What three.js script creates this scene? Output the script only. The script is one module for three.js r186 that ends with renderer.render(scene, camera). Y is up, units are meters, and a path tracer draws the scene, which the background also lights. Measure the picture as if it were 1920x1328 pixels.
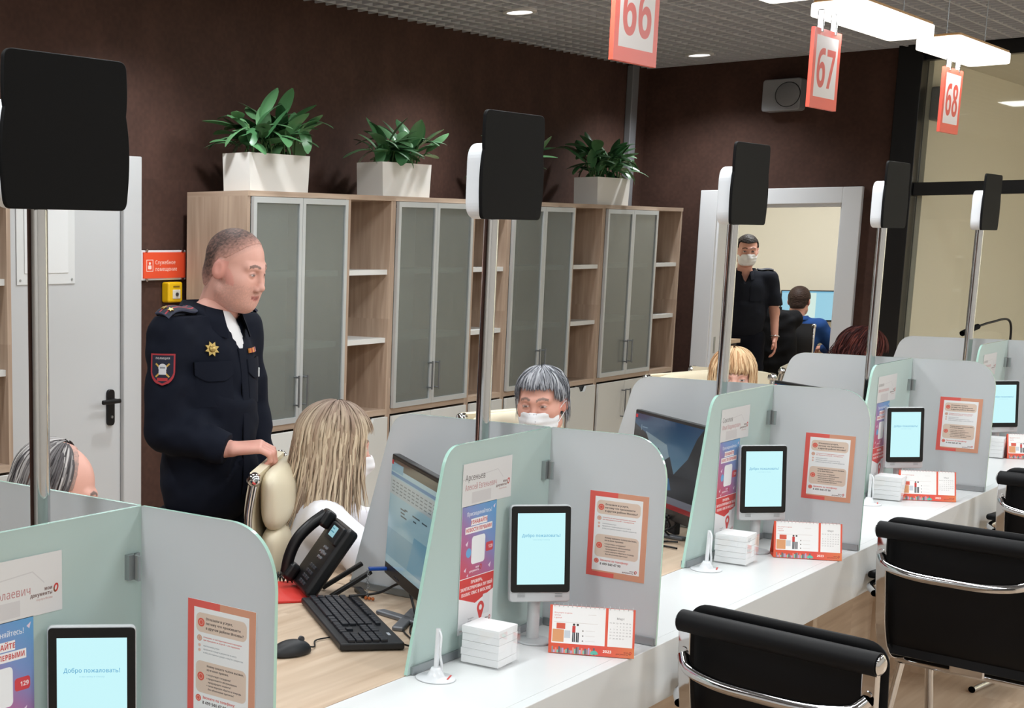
import * as THREE from 'three';
import { RoundedBoxGeometry } from 'three/addons/geometries/RoundedBoxGeometry.js';
import { mergeGeometries } from 'three/addons/utils/BufferGeometryUtils.js';
import { RectAreaLightUniformsLib } from 'three/addons/lights/RectAreaLightUniformsLib.js';

// ---------- camera, exposure, lights ----------
const scene = new THREE.Scene();
scene.background = new THREE.Color(0x9aa0a8);
const renderer = new THREE.WebGLRenderer({ antialias: true });
renderer.toneMapping = THREE.LinearToneMapping;
renderer.toneMappingExposure = 1.0;
renderer.shadowMap.enabled = true;
RectAreaLightUniformsLib.init();
// the photograph is the upper right part of a wider frame: the lens axis lies at pixel (235, 916), focal length 2679 px
const camera = new THREE.PerspectiveCamera(2 * Math.atan(916 / 2679.4) * 180 / Math.PI, 3370 / 1832, 0.05, 60);
camera.setViewOffset(3370, 1832, 1450, 0, 1920, 1328);
camera.position.set(0, 1.7, 0);
camera.rotation.order = 'YXZ';
camera.rotation.set(-0.170848, -0.805052, 0);
scene.add(camera);

const LAMP = new THREE.Color(0.94, 0.98, 1.0);
function areaLight(x, y, z, w, d, intensity) {       // faces down
  const l = new THREE.RectAreaLight(LAMP, intensity, w, d);
  l.position.set(x, y, z); l.rotation.x = -Math.PI / 2; scene.add(l); return l;
}
const PENDANT = 34, DOWN = 8, HALL = 30, STAFF = 13;            // intensities of pendant panels, downlights, hall panels

// ---------- helpers ----------
function rng(seed) { let a = seed >>> 0; return () => { a = (a + 0x6D2B79F5) | 0; let t = Math.imul(a ^ (a >>> 15), 1 | a); t = (t + Math.imul(t ^ (t >>> 7), 61 | t)) ^ t; return ((t ^ (t >>> 14)) >>> 0) / 4294967296; }; }
const V = (x, y, z) => new THREE.Vector3(x, y, z);
const taken = {};
function numbered(name) { const n = taken[name] = (taken[name] ?? -1) + 1; return n ? `${name}_${String(n).padStart(3, '0')}` : name; }
function thing(name, label, category, pos = [0, 0, 0], turn = 0, group) {
  const o = new THREE.Group(); o.name = numbered(name); o.position.set(...pos); o.rotation.y = turn;
  o.userData = { label, category }; if (group) o.userData.group = group; scene.add(o); return o;
}
function part(parent, name, geo, m, pos, rot, label) {
  const o = new THREE.Mesh(geo, m); o.name = name; if (pos) o.position.set(...pos); if (rot) o.rotation.set(...rot);
  if (label) o.userData.label = label; parent.add(o); return o;
}
function struct(name, geo, m, pos, rot, label) { const o = part(scene, name, geo, m, pos, rot); o.userData = { kind: 'structure', label: label ?? name.replace(/_/g, ' '), category: name.split('_')[0] }; return o; }
const mats = {};
function M(color, o = {}) { const key = JSON.stringify([color, o]); return mats[key] ??= new THREE.MeshPhysicalMaterial({ color, roughness: 0.5, ...o }); }
const box = (w, h, d) => new THREE.BoxGeometry(w, h, d);
const rbox = (w, h, d, r = 0.004, s = 2) => new RoundedBoxGeometry(w, h, d, s, r);
const cyl = (r, h, r2 = r, n = 20) => new THREE.CylinderGeometry(r2, r, h, n);
function tube(pts, r, n = 32, m = 8, closed = false) { return new THREE.TubeGeometry(new THREE.CatmullRomCurve3(pts.map(p => V(...p)), closed, 'centripetal'), n, r, m, closed); }
function lathe(pts, n = 28) { return new THREE.LatheGeometry(pts.map(p => new THREE.Vector2(...p)), n); }
function moved(g, x, y, z, rx = 0, ry = 0, rz = 0) { g.rotateX(rx); g.rotateY(ry); g.rotateZ(rz); g.translate(x, y, z); return g; }
const strip = g => { const h = g.index ? g.toNonIndexed() : g; for (const k of Object.keys(h.attributes)) if (!['position', 'normal', 'uv', 'color'].includes(k)) h.deleteAttribute(k); h.groups = []; return h; };
const merged = list => mergeGeometries(list.map(strip), false);
function ext(shape, depth, bevel = 0, seg = 2, curve = 12) { return new THREE.ExtrudeGeometry(shape, { depth, bevelEnabled: bevel > 0, bevelSize: bevel, bevelThickness: bevel, bevelSegments: seg, curveSegments: curve }); }
function rrect(w, h, r, cx = 0, cy = 0) {
  const s = new THREE.Shape(), x = cx - w / 2, y = cy - h / 2;
  s.moveTo(x + r, y); s.lineTo(x + w - r, y); s.quadraticCurveTo(x + w, y, x + w, y + r); s.lineTo(x + w, y + h - r); s.quadraticCurveTo(x + w, y + h, x + w - r, y + h);
  s.lineTo(x + r, y + h); s.quadraticCurveTo(x, y + h, x, y + h - r); s.lineTo(x, y + r); s.quadraticCurveTo(x, y, x + r, y); return s;
}
function poly(pts) { const s = new THREE.Shape(); pts.forEach((p, i) => i ? s.lineTo(...p) : s.moveTo(...p)); s.closePath(); return s; }
function canvasTex(w, h, draw, srgb = true) {
  const c = document.createElement('canvas'); c.width = w; c.height = h; const g = c.getContext('2d'); draw(g, w, h);
  const t = new THREE.CanvasTexture(c); if (srgb) t.colorSpace = THREE.SRGBColorSpace; t.magFilter = THREE.LinearFilter; t.anisotropy = 8; return t;
}
function faceCard(parent, name, w, h, t, map, rest, pos, rot) {   // thin board with print on its +z face
  const front = new THREE.MeshPhysicalMaterial({ map, roughness: 0.45 });
  return part(parent, name, box(w, h, t), [rest, rest, rest, rest, front, rest], pos, rot);
}
function rr(g, x, y, w, h, r) { g.beginPath(); g.moveTo(x + r, y); g.arcTo(x + w, y, x + w, y + h, r); g.arcTo(x + w, y + h, x, y + h, r); g.arcTo(x, y + h, x, y, r); g.arcTo(x, y, x + w, y, r); g.closePath(); g.fill(); }
// tiling value noise in [0, 1]
function noise2(seed, n) { const r = rng(seed), a = Array.from({ length: n * n }, r); return (x, y) => { const xi = Math.floor(x), yi = Math.floor(y), fx = x - xi, fy = y - yi, s = t => t * t * (3 - 2 * t), q = (i, j) => a[((yi + j) % n + n) % n * n + ((xi + i) % n + n) % n], u = s(fx), v = s(fy); return (q(0, 0) * (1 - u) + q(1, 0) * u) * (1 - v) + (q(0, 1) * (1 - u) + q(1, 1) * u) * v; }; }
function dataTex(w, h, fn, srgb = true) {
  const d = new Uint8Array(w * h * 4);
  for (let y = 0; y < h; y++) for (let x = 0; x < w; x++) { const c = fn(x / w, y / h); const i = (y * w + x) * 4; d[i] = c[0]; d[i + 1] = c[1]; d[i + 2] = c[2]; d[i + 3] = 255; }
  const t = new THREE.DataTexture(d, w, h); t.wrapS = t.wrapT = THREE.RepeatWrapping; t.magFilter = THREE.LinearFilter; t.minFilter = THREE.LinearMipmapLinearFilter; t.generateMipmaps = true; if (srgb) t.colorSpace = THREE.SRGBColorSpace; t.needsUpdate = true; return t;
}
// box whose uv are metres (u runs along the grain axis given)
function mbox(w, h, d, grain = 'y', off = 0) {
  const g = box(w, h, d), p = g.attributes.position, n = g.attributes.normal, uv = g.attributes.uv;
  for (let i = 0; i < p.count; i++) {
    const q = [p.getX(i), p.getY(i), p.getZ(i)], N = [Math.abs(n.getX(i)), Math.abs(n.getY(i)), Math.abs(n.getZ(i))], gi = 'xyz'.indexOf(grain);
    const drop = N.indexOf(Math.max(...N)); const ax = [0, 1, 2].filter(k => k !== drop); const along = ax.includes(gi) ? gi : ax[1], across = ax.find(k => k !== along);
    uv.setXY(i, q[across] + off, q[along] + off * 1.7);
  }
  return g;
}
function woodTex(c0, c1, seed) {
  const n1 = noise2(seed, 64), n2 = noise2(seed + 1, 16), n3 = noise2(seed + 2, 128);
  return dataTex(512, 512, (u, v) => { const w = n2(u * 16, v * 2) * 6; const s = n1(u * 64 + w * 0.3, v * 4) * 0.45 + n3(u * 128, v * 8) * 0.25 + n2(u * 8 + w * 0.2, v * 2) * 0.3; const t = Math.min(1, Math.max(0, (s - 0.25) * 1.7)); return c0.map((a, k) => a + (c1[k] - a) * t); });
}
const woodLight = new THREE.MeshPhysicalMaterial({ map: woodTex([214, 192, 168], [190, 164, 138], 5), roughness: 0.5 });
const woodCab = new THREE.MeshPhysicalMaterial({ map: woodTex([186, 163, 143], [160, 136, 117], 9), roughness: 0.55 });
const white = M(0xe9eaea, { roughness: 0.35 }), whiteMatt = M(0xd9d9d6, { roughness: 0.6 });
const chrome = M(0xd8d8da, { metalness: 1, roughness: 0.08 }), alu = M(0xa9adb0, { metalness: 0.9, roughness: 0.35 });
const black = M(0x0b0b0d, { roughness: 0.45 }), blackSoft = M(0x0c0c0e, { roughness: 0.8, specularIntensity: 0.4 });
const paper = M(0xf1f1f2, { roughness: 0.8 });

// ---------- distance fields: bodies, clothes ----------
const cl = (x, a, b) => x < a ? a : x > b ? b : x;
class Field {
  constructor(k = 0.03) { this.k = k; this.p = []; }
  cap(a, b, ra, rb = ra, k = this.k, op = 1) { const d = [b[0] - a[0], b[1] - a[1], b[2] - a[2]], bb = d[0] ** 2 + d[1] ** 2 + d[2] ** 2 || 1e-9; this.p.push([(x, y, z) => { const px = x - a[0], py = y - a[1], pz = z - a[2]; const t = cl((px * d[0] + py * d[1] + pz * d[2]) / bb, 0, 1); const qx = px - d[0] * t, qy = py - d[1] * t, qz = pz - d[2] * t; return Math.sqrt(qx * qx + qy * qy + qz * qz) - (ra + (rb - ra) * t); }, k, op]); return this; }
  ell(c, r, k = this.k, op = 1) { this.p.push([(x, y, z) => { const px = (x - c[0]), py = (y - c[1]), pz = (z - c[2]); const ax = px / r[0], ay = py / r[1], az = pz / r[2], bx = ax / r[0], by = ay / r[1], bz = az / r[2], k0 = Math.sqrt(ax * ax + ay * ay + az * az), k1 = Math.sqrt(bx * bx + by * by + bz * bz); return k1 < 1e-9 ? -Math.min(...r) : k0 * (k0 - 1) / k1; }, k, op]); return this; }
  chain(pts, rs, k = this.k) { for (let i = 0; i + 1 < pts.length; i++) this.cap(pts[i], pts[i + 1], rs[i], rs[i + 1], k); return this; }
  fn(f, k = this.k, op = 1) { this.p.push([f, k, op]); return this; }
  at(x, y, z) {
    let d = 1e9;
    for (const [f, k, op] of this.p) {
      const e = f(x, y, z);
      if (op > 0) { if (d > 1e8) d = e; else { const h = Math.max(k - Math.abs(d - e), 0) / k; d = Math.min(d, e) - h * h * k * 0.25; } }
      else { const h = Math.max(k - Math.abs(-d - e), 0) / k; d = Math.max(d, -e) + h * h * k * 0.25; }
    }
    return d;
  }
}
function surfaceNet(f, lo, hi, h, color) {
  const nx = Math.ceil((hi[0] - lo[0]) / h) + 1, ny = Math.ceil((hi[1] - lo[1]) / h) + 1, nz = Math.ceil((hi[2] - lo[2]) / h) + 1;
  const g = new Float32Array(nx * ny * nz), id = new Int32Array(nx * ny * nz).fill(-1), I = (i, j, k) => (k * ny + j) * nx + i;
  const S = 5, far = S * h * 1.9;   // blocks far from the surface get their centre's value
  for (let K = 0; K < nz; K += S) for (let J = 0; J < ny; J += S) for (let Q = 0; Q < nx; Q += S) {
    const c = f(lo[0] + (Q + S / 2) * h, lo[1] + (J + S / 2) * h, lo[2] + (K + S / 2) * h), skip = Math.abs(c) > far;
    for (let k = K; k < Math.min(K + S, nz); k++) for (let j = J; j < Math.min(J + S, ny); j++) for (let i = Q; i < Math.min(Q + S, nx); i++) g[I(i, j, k)] = skip ? c : f(lo[0] + i * h, lo[1] + j * h, lo[2] + k * h);
  }
  const pos = [], nor = [], col = [], idx = [];
  for (let k = 0; k < nz - 1; k++) for (let j = 0; j < ny - 1; j++) for (let i = 0; i < nx - 1; i++) {
    let sx = 0, sy = 0, sz = 0, n = 0;
    const v = [g[I(i, j, k)], g[I(i + 1, j, k)], g[I(i, j + 1, k)], g[I(i + 1, j + 1, k)], g[I(i, j, k + 1)], g[I(i + 1, j, k + 1)], g[I(i, j + 1, k + 1)], g[I(i + 1, j + 1, k + 1)]];
    for (const [a, b] of surfaceNet.E) { if ((v[a] < 0) === (v[b] < 0)) continue; const t = v[a] / (v[a] - v[b]); sx += (a & 1) + ((b & 1) - (a & 1)) * t; sy += (a >> 1 & 1) + ((b >> 1 & 1) - (a >> 1 & 1)) * t; sz += (a >> 2) + ((b >> 2) - (a >> 2)) * t; n++; }
    if (!n) continue;
    const x = lo[0] + (i + sx / n) * h, y = lo[1] + (j + sy / n) * h, z = lo[2] + (k + sz / n) * h, e = h * 0.5;
    id[I(i, j, k)] = pos.length / 3; pos.push(x, y, z);
    let a = f(x + e, y, z) - f(x - e, y, z), b = f(x, y + e, z) - f(x, y - e, z), c = f(x, y, z + e) - f(x, y, z - e); const l = Math.hypot(a, b, c) || 1; nor.push(a / l, b / l, c / l);
    if (color) col.push(...color(x, y, z, a / l, b / l, c / l));
  }
  const quad = (a, b, c, d, flip) => { if (a < 0 || b < 0 || c < 0 || d < 0) return; flip ? idx.push(a, c, b, a, d, c) : idx.push(a, b, c, a, c, d); };
  for (let k = 1; k < nz - 1; k++) for (let j = 1; j < ny - 1; j++) for (let i = 1; i < nx - 1; i++) {
    const s = g[I(i, j, k)] < 0;
    if (s !== (g[I(i + 1, j, k)] < 0)) quad(id[I(i, j - 1, k - 1)], id[I(i, j, k - 1)], id[I(i, j, k)], id[I(i, j - 1, k)], !s);
    if (s !== (g[I(i, j + 1, k)] < 0)) quad(id[I(i - 1, j, k - 1)], id[I(i - 1, j, k)], id[I(i, j, k)], id[I(i, j, k - 1)], !s);
    if (s !== (g[I(i, j, k + 1)] < 0)) quad(id[I(i - 1, j - 1, k)], id[I(i, j - 1, k)], id[I(i, j, k)], id[I(i - 1, j, k)], !s);
  }
  const out = new THREE.BufferGeometry();
  out.setAttribute('position', new THREE.Float32BufferAttribute(pos, 3)); out.setAttribute('normal', new THREE.Float32BufferAttribute(nor, 3));
  out.setAttribute('uv', new THREE.Float32BufferAttribute(new Float32Array(pos.length / 3 * 2), 2));
  if (color) out.setAttribute('color', new THREE.Float32BufferAttribute(col, 3));
  out.setIndex(idx); return out;
}
surfaceNet.E = [[0, 1], [2, 3], [4, 5], [6, 7], [0, 2], [1, 3], [4, 6], [5, 7], [0, 4], [1, 5], [2, 6], [3, 7]];
// point on a field's surface, marching from o along d
function hit(F, o, d, max = 0.6) { let t = 0; for (let i = 0; i < 80 && t < max; i++) { const e = F.at(o[0] + d[0] * t, o[1] + d[1] * t, o[2] + d[2] * t); if (e < 0.0008) break; t += e * 0.8; } const p = [o[0] + d[0] * t, o[1] + d[1] * t, o[2] + d[2] * t], h = 0.004, n = [F.at(p[0] + h, p[1], p[2]) - F.at(p[0] - h, p[1], p[2]), F.at(p[0], p[1] + h, p[2]) - F.at(p[0], p[1] - h, p[2]), F.at(p[0], p[1], p[2] + h) - F.at(p[0], p[1], p[2] - h)], l = Math.hypot(...n) || 1; return [p, n.map(v => v / l)]; }
// a thin piece lying on a field: outline given by inside(u, v) row ranges; u, v in metres around o, thrown along d
function patch(F, o, d, ux, vy, w, h, off = 0.004, nu = 14, nv = 10, range = () => [-0.5, 0.5]) {
  const pos = [], nor = [], uv = [], idx = [];
  for (let layer = 0; layer < 2; layer++) for (let j = 0; j <= nv; j++) { const b = j / nv - 0.5, [r0, r1] = range(b); for (let i = 0; i <= nu; i++) { const a = r0 + (r1 - r0) * i / nu; const q = [0, 1, 2].map(k => o[k] + ux[k] * a * w + vy[k] * b * h - d[k] * 0.12); const [p, n] = hit(F, q, d); const e = layer ? -0.004 : off; pos.push(p[0] + n[0] * e, p[1] + n[1] * e, p[2] + n[2] * e); nor.push(...n.map(t => layer ? -t : t)); uv.push(a + 0.5, b + 0.5); } }
  const W = nu + 1, L = W * (nv + 1), q = (a, b, c, e) => idx.push(a, b, c, a, c, e);
  for (let j = 0; j < nv; j++) for (let i = 0; i < nu; i++) { const a = j * W + i; q(a, a + 1, a + W + 1, a + W); q(L + a, L + a + W, L + a + W + 1, L + a + 1); }
  const rim = []; for (let i = 0; i < nu; i++) rim.push([i, i + 1]); for (let j = 0; j < nv; j++) rim.push([j * W + nu, (j + 1) * W + nu]); for (let i = nu; i > 0; i--) rim.push([nv * W + i, nv * W + i - 1]); for (let j = nv; j > 0; j--) rim.push([j * W, (j - 1) * W]);
  for (const [a, b] of rim) q(a, L + a, L + b, b);
  const g = new THREE.BufferGeometry(); g.setAttribute('position', new THREE.Float32BufferAttribute(pos, 3)); g.setAttribute('normal', new THREE.Float32BufferAttribute(nor, 3)); g.setAttribute('uv', new THREE.Float32BufferAttribute(uv, 2)); g.setIndex(idx); return g;
}
// ---------- the room ----------
const XW = 10.58, ZW = -4.8, HC = 2.96, CT = 0.75;          // right wall, cabinet wall, ceiling, counter height
const ST = [1.775, 3.25, 4.725, 6.2, 7.675];                // planes of the station screens along x
const paintTex = (c, seed, amp) => { const n = noise2(seed, 64), m = noise2(seed + 7, 16); return dataTex(256, 256, (u, v) => { const t = (n(u * 64, v * 64) - 0.5) * amp + (m(u * 8, v * 8) - 0.5) * amp; return c.map(k => k * (1 + t)); }); };
const brown = new THREE.MeshPhysicalMaterial({ map: paintTex([74, 53, 46], 21, 0.12), roughness: 0.75, specularIntensity: 0.4 });
const cream = M(0xe6e0d0, { roughness: 0.7 });
const hallWhite = M(0xd4d3ce, { roughness: 0.7 });
const floorMat = new THREE.MeshPhysicalMaterial({ map: woodTex([206, 184, 160], [186, 160, 134], 33), roughness: 0.4 });
struct('floor', moved(mbox(21, 0.1, 12, 'x'), 5, -0.05, -1), floorMat, null, null, 'light wood look floor');
{ // cabinet wall with the white service door's opening
  const a = moved(mbox(8.05, 3.25, 0.15), -4 + 4.025, 1.625, ZW - 0.075), b = moved(mbox(XW - 4.96, 3.25, 0.15), (XW + 4.96) / 2, 1.625, ZW - 0.075), c = moved(mbox(0.91, 1.22, 0.15), 4.505, 2.64, ZW - 0.075);
  struct('wall_back', worldUV(merged([a, b, c])), brown, null, null, 'dark brown painted wall behind the cabinets');
}
{ const a = moved(mbox(0.12, 3.25, 0.645), XW + 0.06, 1.625, -4.5325), b = moved(mbox(0.12, 3.25, 0.27), XW + 0.06, 1.625, -3.225), c = moved(mbox(0.12, 1.27, 0.85), XW + 0.06, 2.615, -3.785);
  struct('wall_right', worldUV(merged([a, b, c])), brown, null, null, 'dark brown end wall around the open doorway'); }
struct('trim_1', rbox(0.16, 3.2, 0.15, 0.004), M(0x08080a, { roughness: 0.3 }), [XW + 0.05, 1.6, -3.015], null, 'black column beside the glazed partition');
struct('wall_hall_left', box(0.15, 3.25, 10), hallWhite, [-4.075, 1.625, 0.2], null, 'pale hall wall behind the camera side');
struct('wall_front', box(15.5, 3.25, 0.15), hallWhite, [3.4, 1.625, 4.6], null, 'pale hall wall opposite the counter');
struct('wall_room_back', box(0.12, 3.25, 9.8), cream, [14.26, 1.625, -0.9], null, 'cream far wall of the rooms behind the end wall');
struct('wall_room_left', box(3.7, 3.25, 0.12), cream, [12.45, 1.625, -5.7], null, 'cream side wall of the back office');
struct('wall_room_link', box(0.1, 3.25, 0.9), cream, [XW + 0.05, 1.625, -5.3], null, 'short cream wall beside the doorway inside the back office');
struct('wall_partition', box(3.5, 3.25, 0.1), cream, [12.45, 1.625, -2.96], null, 'cream wall between back office and glazed room');
struct('wall_room_front', box(3.7, 3.25, 0.12), cream, [12.45, 1.625, 4.0], null, 'cream end wall of the glazed room');
// grid ceiling: dark void above, every slat a piece of its own
const ceil = struct('ceiling', box(18.6, 0.1, 10.6), M(0x2e2e31, { roughness: 0.9 }), [5.15, 3.17, -0.6], null, 'open grid ceiling of grey slats under a dark void');
{
  const sm = M(0xc6c9d0, { roughness: 0.5 }), gx = box(14.5, 0.045, 0.012), gz = box(0.012, 0.045, 9.3);
  for (let z = ZW + 0.06; z < 4.5; z += 0.1) part(ceil, 'slat', gx, sm, [3.32 - 5.15, HC + 0.0225 - 3.17, z + 0.6]);
  for (let x = -3.94; x < XW - 0.02; x += 0.1) part(ceil, 'slat', gz, sm, [x - 5.15, HC + 0.0225 - 3.17, -0.16 + 0.6]);
}
const rc = struct('ceiling_back_office', box(3.55, 0.06, 9.9), M(0xd8d4c8, { roughness: 0.8 }), [12.45, 2.92, -0.9], null, 'plain pale ceiling of the rooms behind');
// service door, closed, in the cabinet wall
{
  const w = M(0xbfc1c3, { roughness: 0.4 });
  const d = struct('door_1', rbox(0.9, 2.02, 0.045, 0.003), w, [4.505, 1.015, ZW - 0.02], null, 'white closed service door with black lever handle');
  const frame = merged([moved(rbox(0.125, 2.1, 0.03, 0.006), 5.02, 1.05, ZW + 0.01), moved(rbox(0.125, 2.1, 0.03, 0.006), 3.99, 1.05, ZW + 0.01), moved(rbox(0.905, 0.07, 0.03, 0.006), 4.505, 2.065, ZW + 0.01)]);
  struct('trim_2', frame, w, null, null, 'white casing of the service door');
  const bk = M(0x121214, { roughness: 0.4, metalness: 0.3 });
  const h = part(d, 'handle', merged([ext(rrect(0.042, 0.17, 0.02), 0.012, 0.002), moved(cyl(0.011, 0.05), 0, 0.035, 0.035, Math.PI / 2), moved(rbox(0.125, 0.022, 0.018, 0.008, 3), -0.045, 0.035, 0.058)]), bk, [0.375, -0.1, 0.0225], null, 'black lever handle on long plate');
  part(h, 'keyhole', moved(cyl(0.007, 0.006), 0, -0.045, 0.016, Math.PI / 2), alu);
  const pk = thing('paper_holder', 'clear plastic paper holder screwed to the white service door', 'paper holder', [4.47, 1.51, ZW + 0.004]);
  part(pk, 'plate', rbox(0.36, 0.42, 0.003, 0.001), M(0xd3d5d6, { roughness: 0.2 }), [0, 0.21, 0.0015]);
  part(pk, 'pocket', rbox(0.27, 0.36, 0.003, 0.001), M(0xdbdddf, { roughness: 0.15 }), [0, 0.23, 0.0046]);
  for (const x of [-0.16, 0.16]) for (const y of [0.02, 0.4]) part(pk, 'screw', moved(cyl(0.006, 0.004, 0.005, 12), 0, 0, 0, Math.PI / 2), alu, [x, y, 0.004]);
}
{ // doorway casing in the end wall
  const w = M(0xe2e4e7, { roughness: 0.45 });
  const f = struct('door_2', merged([moved(rbox(0.05, 2.07, 0.125, 0.006), XW - 0.01, 1.035, -4.272), moved(rbox(0.05, 2.07, 0.125, 0.006), XW - 0.01, 1.035, -3.3), moved(rbox(0.05, 0.11, 0.85, 0.006), XW - 0.01, 2.015, -3.786)]), w, null, null, 'white casing of the open doorway to the back office');
  part(f, 'jamb', merged([moved(rbox(0.16, 1.98, 0.03, 0.004), XW + 0.07, 0.99, -4.21), moved(rbox(0.16, 1.98, 0.03, 0.004), XW + 0.07, 0.99, -3.36), moved(rbox(0.16, 0.03, 0.82, 0.004), XW + 0.07, 1.955, -3.785)]), w);
  part(f, 'strike_plate', box(0.03, 0.12, 0.003), alu, [XW + 0.05, 0.95, -4.194]);
}
{ // glazed partition
  const bk = M(0x060607, { roughness: 0.35 });
  const g = struct('window_1', merged([moved(rbox(0.08, 0.085, 7.0, 0.004), XW + 0.05, 2.045, 0.56), moved(rbox(0.08, 0.12, 7.0, 0.004), XW + 0.05, 2.93, 0.56), moved(rbox(0.08, 0.1, 7.0, 0.004), XW + 0.05, 0.05, 0.56), moved(rbox(0.08, 2.9, 0.08, 0.004), XW + 0.05, 1.45, 1.0), moved(rbox(0.08, 2.9, 0.08, 0.004), XW + 0.05, 1.45, 4.02)]), bk, null, null, 'black framed glazed partition of the room at right');
  const gl = M(0xf4f6f4, { transmission: 1, thickness: 0, roughness: 0.02, ior: 1.5 });
  part(g, 'pane', box(0.01, 1.91, 3.9), gl, [XW + 0.05, 1.05, -0.98]); part(g, 'pane', box(0.01, 0.8, 3.9), gl, [XW + 0.05, 2.48, -0.98]);
  part(g, 'pane', box(0.01, 1.91, 2.95), gl, [XW + 0.05, 1.05, 2.5]); part(g, 'pane', box(0.01, 0.8, 2.95), gl, [XW + 0.05, 2.48, 2.5]);
}
tagMesh(part(scene, numbered('wall_pipe'), moved(rbox(0.1, 1.04, 0.05, 0.008), 0, 0.52, 0), M(0x77787c, { roughness: 0.5 }), [10.28, 1.94 - 0.02, ZW + 0.025]), 'grey vertical cable duct in the corner above the cabinets', 'duct');
function worldUV(g) { const p = g.attributes.position, u = g.attributes.uv; for (let i = 0; i < p.count; i++) u.setXY(i, p.getX(i) + p.getZ(i), p.getY(i)); return g; }
function tagMesh(o, label, category, group) { o.userData = { label, category }; if (group) o.userData.group = group; return o; }

// ---------- lamps ----------
const glowPanel = M(0xffffff, { emissive: 0xfffaf0, emissiveIntensity: 1.6, roughness: 0.4 });
function pendant(x0, x1, label) {
  const L = x1 - x0, t = thing('pendant_lamp', label, 'lamp', [(x0 + x1) / 2, 2.47, -1.785], 0, 'pendant panels over the counter');
  const s = rrect(L, 0.155, 0.02), g = ext(s, 0.034, 0.006, 3); g.rotateX(-Math.PI / 2); g.translate(0, 0.006, 0);
  part(t, 'diffuser', g, glowPanel);
  const top = ext(s, 0.008); top.rotateX(-Math.PI / 2); part(t, 'cover', top, M(0xb08a5a, { roughness: 0.5 }), [0, 0.047, 0], null, 'thin wood toned top plate');
  for (const x of [-L * 0.36, L * 0.36]) part(t, 'cable', cyl(0.0018, 0.435, 0.0018, 6), alu, [x, 0.272, 0]);
  areaLight((x0 + x1) / 2, 2.465, -1.785, L - 0.05, 0.12, PENDANT);
}
pendant(5.365, 6.23, 'large glowing white pendant panel in view, left one');
pendant(6.58, 7.375, 'glowing white pendant panel farther right, near the black column');
pendant(4.14, 5.0, 'glowing pendant panel of which only a corner shows at the top edge');
for (const [x, n] of [[2.93, 'fourth'], [1.72, 'fifth'], [0.51, 'sixth']]) pendant(x, x + 0.85, `glowing pendant panel above the counter, ${n} from the end wall, out of view`);
function downlight(x, z, label) {
  const t = thing('downlight', label, 'lamp', [x, HC - 0.012, z], 0, 'round recessed downlights');
  part(t, 'trim_ring', lathe([[0.07, 0], [0.09, 0], [0.092, 0.006], [0.09, 0.03], [0.07, 0.03], [0.07, 0]]), M(0xd0d0d0, { roughness: 0.4 }));
  part(t, 'lens', moved(cyl(0.069, 0.01, 0.069, 28), 0, 0.012, 0), M(0xffffff, { emissive: 0xffffff, emissiveIntensity: 2.2 }));
  const s = new THREE.SpotLight(LAMP, DOWN, 0, 1.15, 0.6, 2); s.position.set(x, HC - 0.02, z); s.target.position.set(x, 0, z); s.shadow.radius = 3; scene.add(s, s.target);
}
downlight(7.447, -4.135, 'round downlight above the middle cabinets'); downlight(9.969, -4.169, 'round downlight in front of the end wall');
downlight(4.93, -4.13, 'round downlight above the officer, out of view'); downlight(2.41, -4.13, 'round downlight near the white service door, out of view'); downlight(5.6, -3.0, 'round downlight over the staff aisle, out of view');
function ledPanel(x, y, z, label, w, d, i) {
  const t = thing('ceiling_lamp', label, 'lamp', [x, y, z], 0, 'square ceiling panels');
  part(t, 'frame', merged([moved(box(w, 0.02, 0.02), 0, 0.01, d / 2), moved(box(w, 0.02, 0.02), 0, 0.01, -d / 2), moved(box(0.02, 0.02, d), w / 2, 0.01, 0), moved(box(0.02, 0.02, d), -w / 2, 0.01, 0)]), white);
  part(t, 'diffuser', box(w - 0.02, 0.012, d - 0.02), M(0xffffff, { emissive: 0xfffaf2, emissiveIntensity: 1.5 }), [0, 0.008, 0]);
  areaLight(x, y - 0.004, z, w - 0.04, d - 0.04, i);
}
[-2.6, 0.2, 3.0, 5.8, 8.6].forEach((x, i) => [0.6, 2.8].forEach((z, k) => ledPanel(x, HC - 0.02, z, `square hall ceiling panel, ${['left end', 'left of middle', 'middle', 'right of middle', 'right end'][i]} of the ${k ? 'far' : 'near'} row`, 0.6, 0.6, HALL)));
[1.6, 3.8, 6.0].forEach((x, i) => ledPanel(x, HC - 0.02, -3.25, `square ceiling panel over the staff aisle, ${['left', 'middle', 'right'][i]} one, out of view`, 0.6, 0.6, STAFF));
ledPanel(12.3, 2.87, -4.3, 'square ceiling panel in the back office, out of view', 0.6, 1.1, 30); ledPanel(12.3, 2.87, 2.4, 'square ceiling panel in the glazed room, out of view', 0.6, 1.2, 75);

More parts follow.
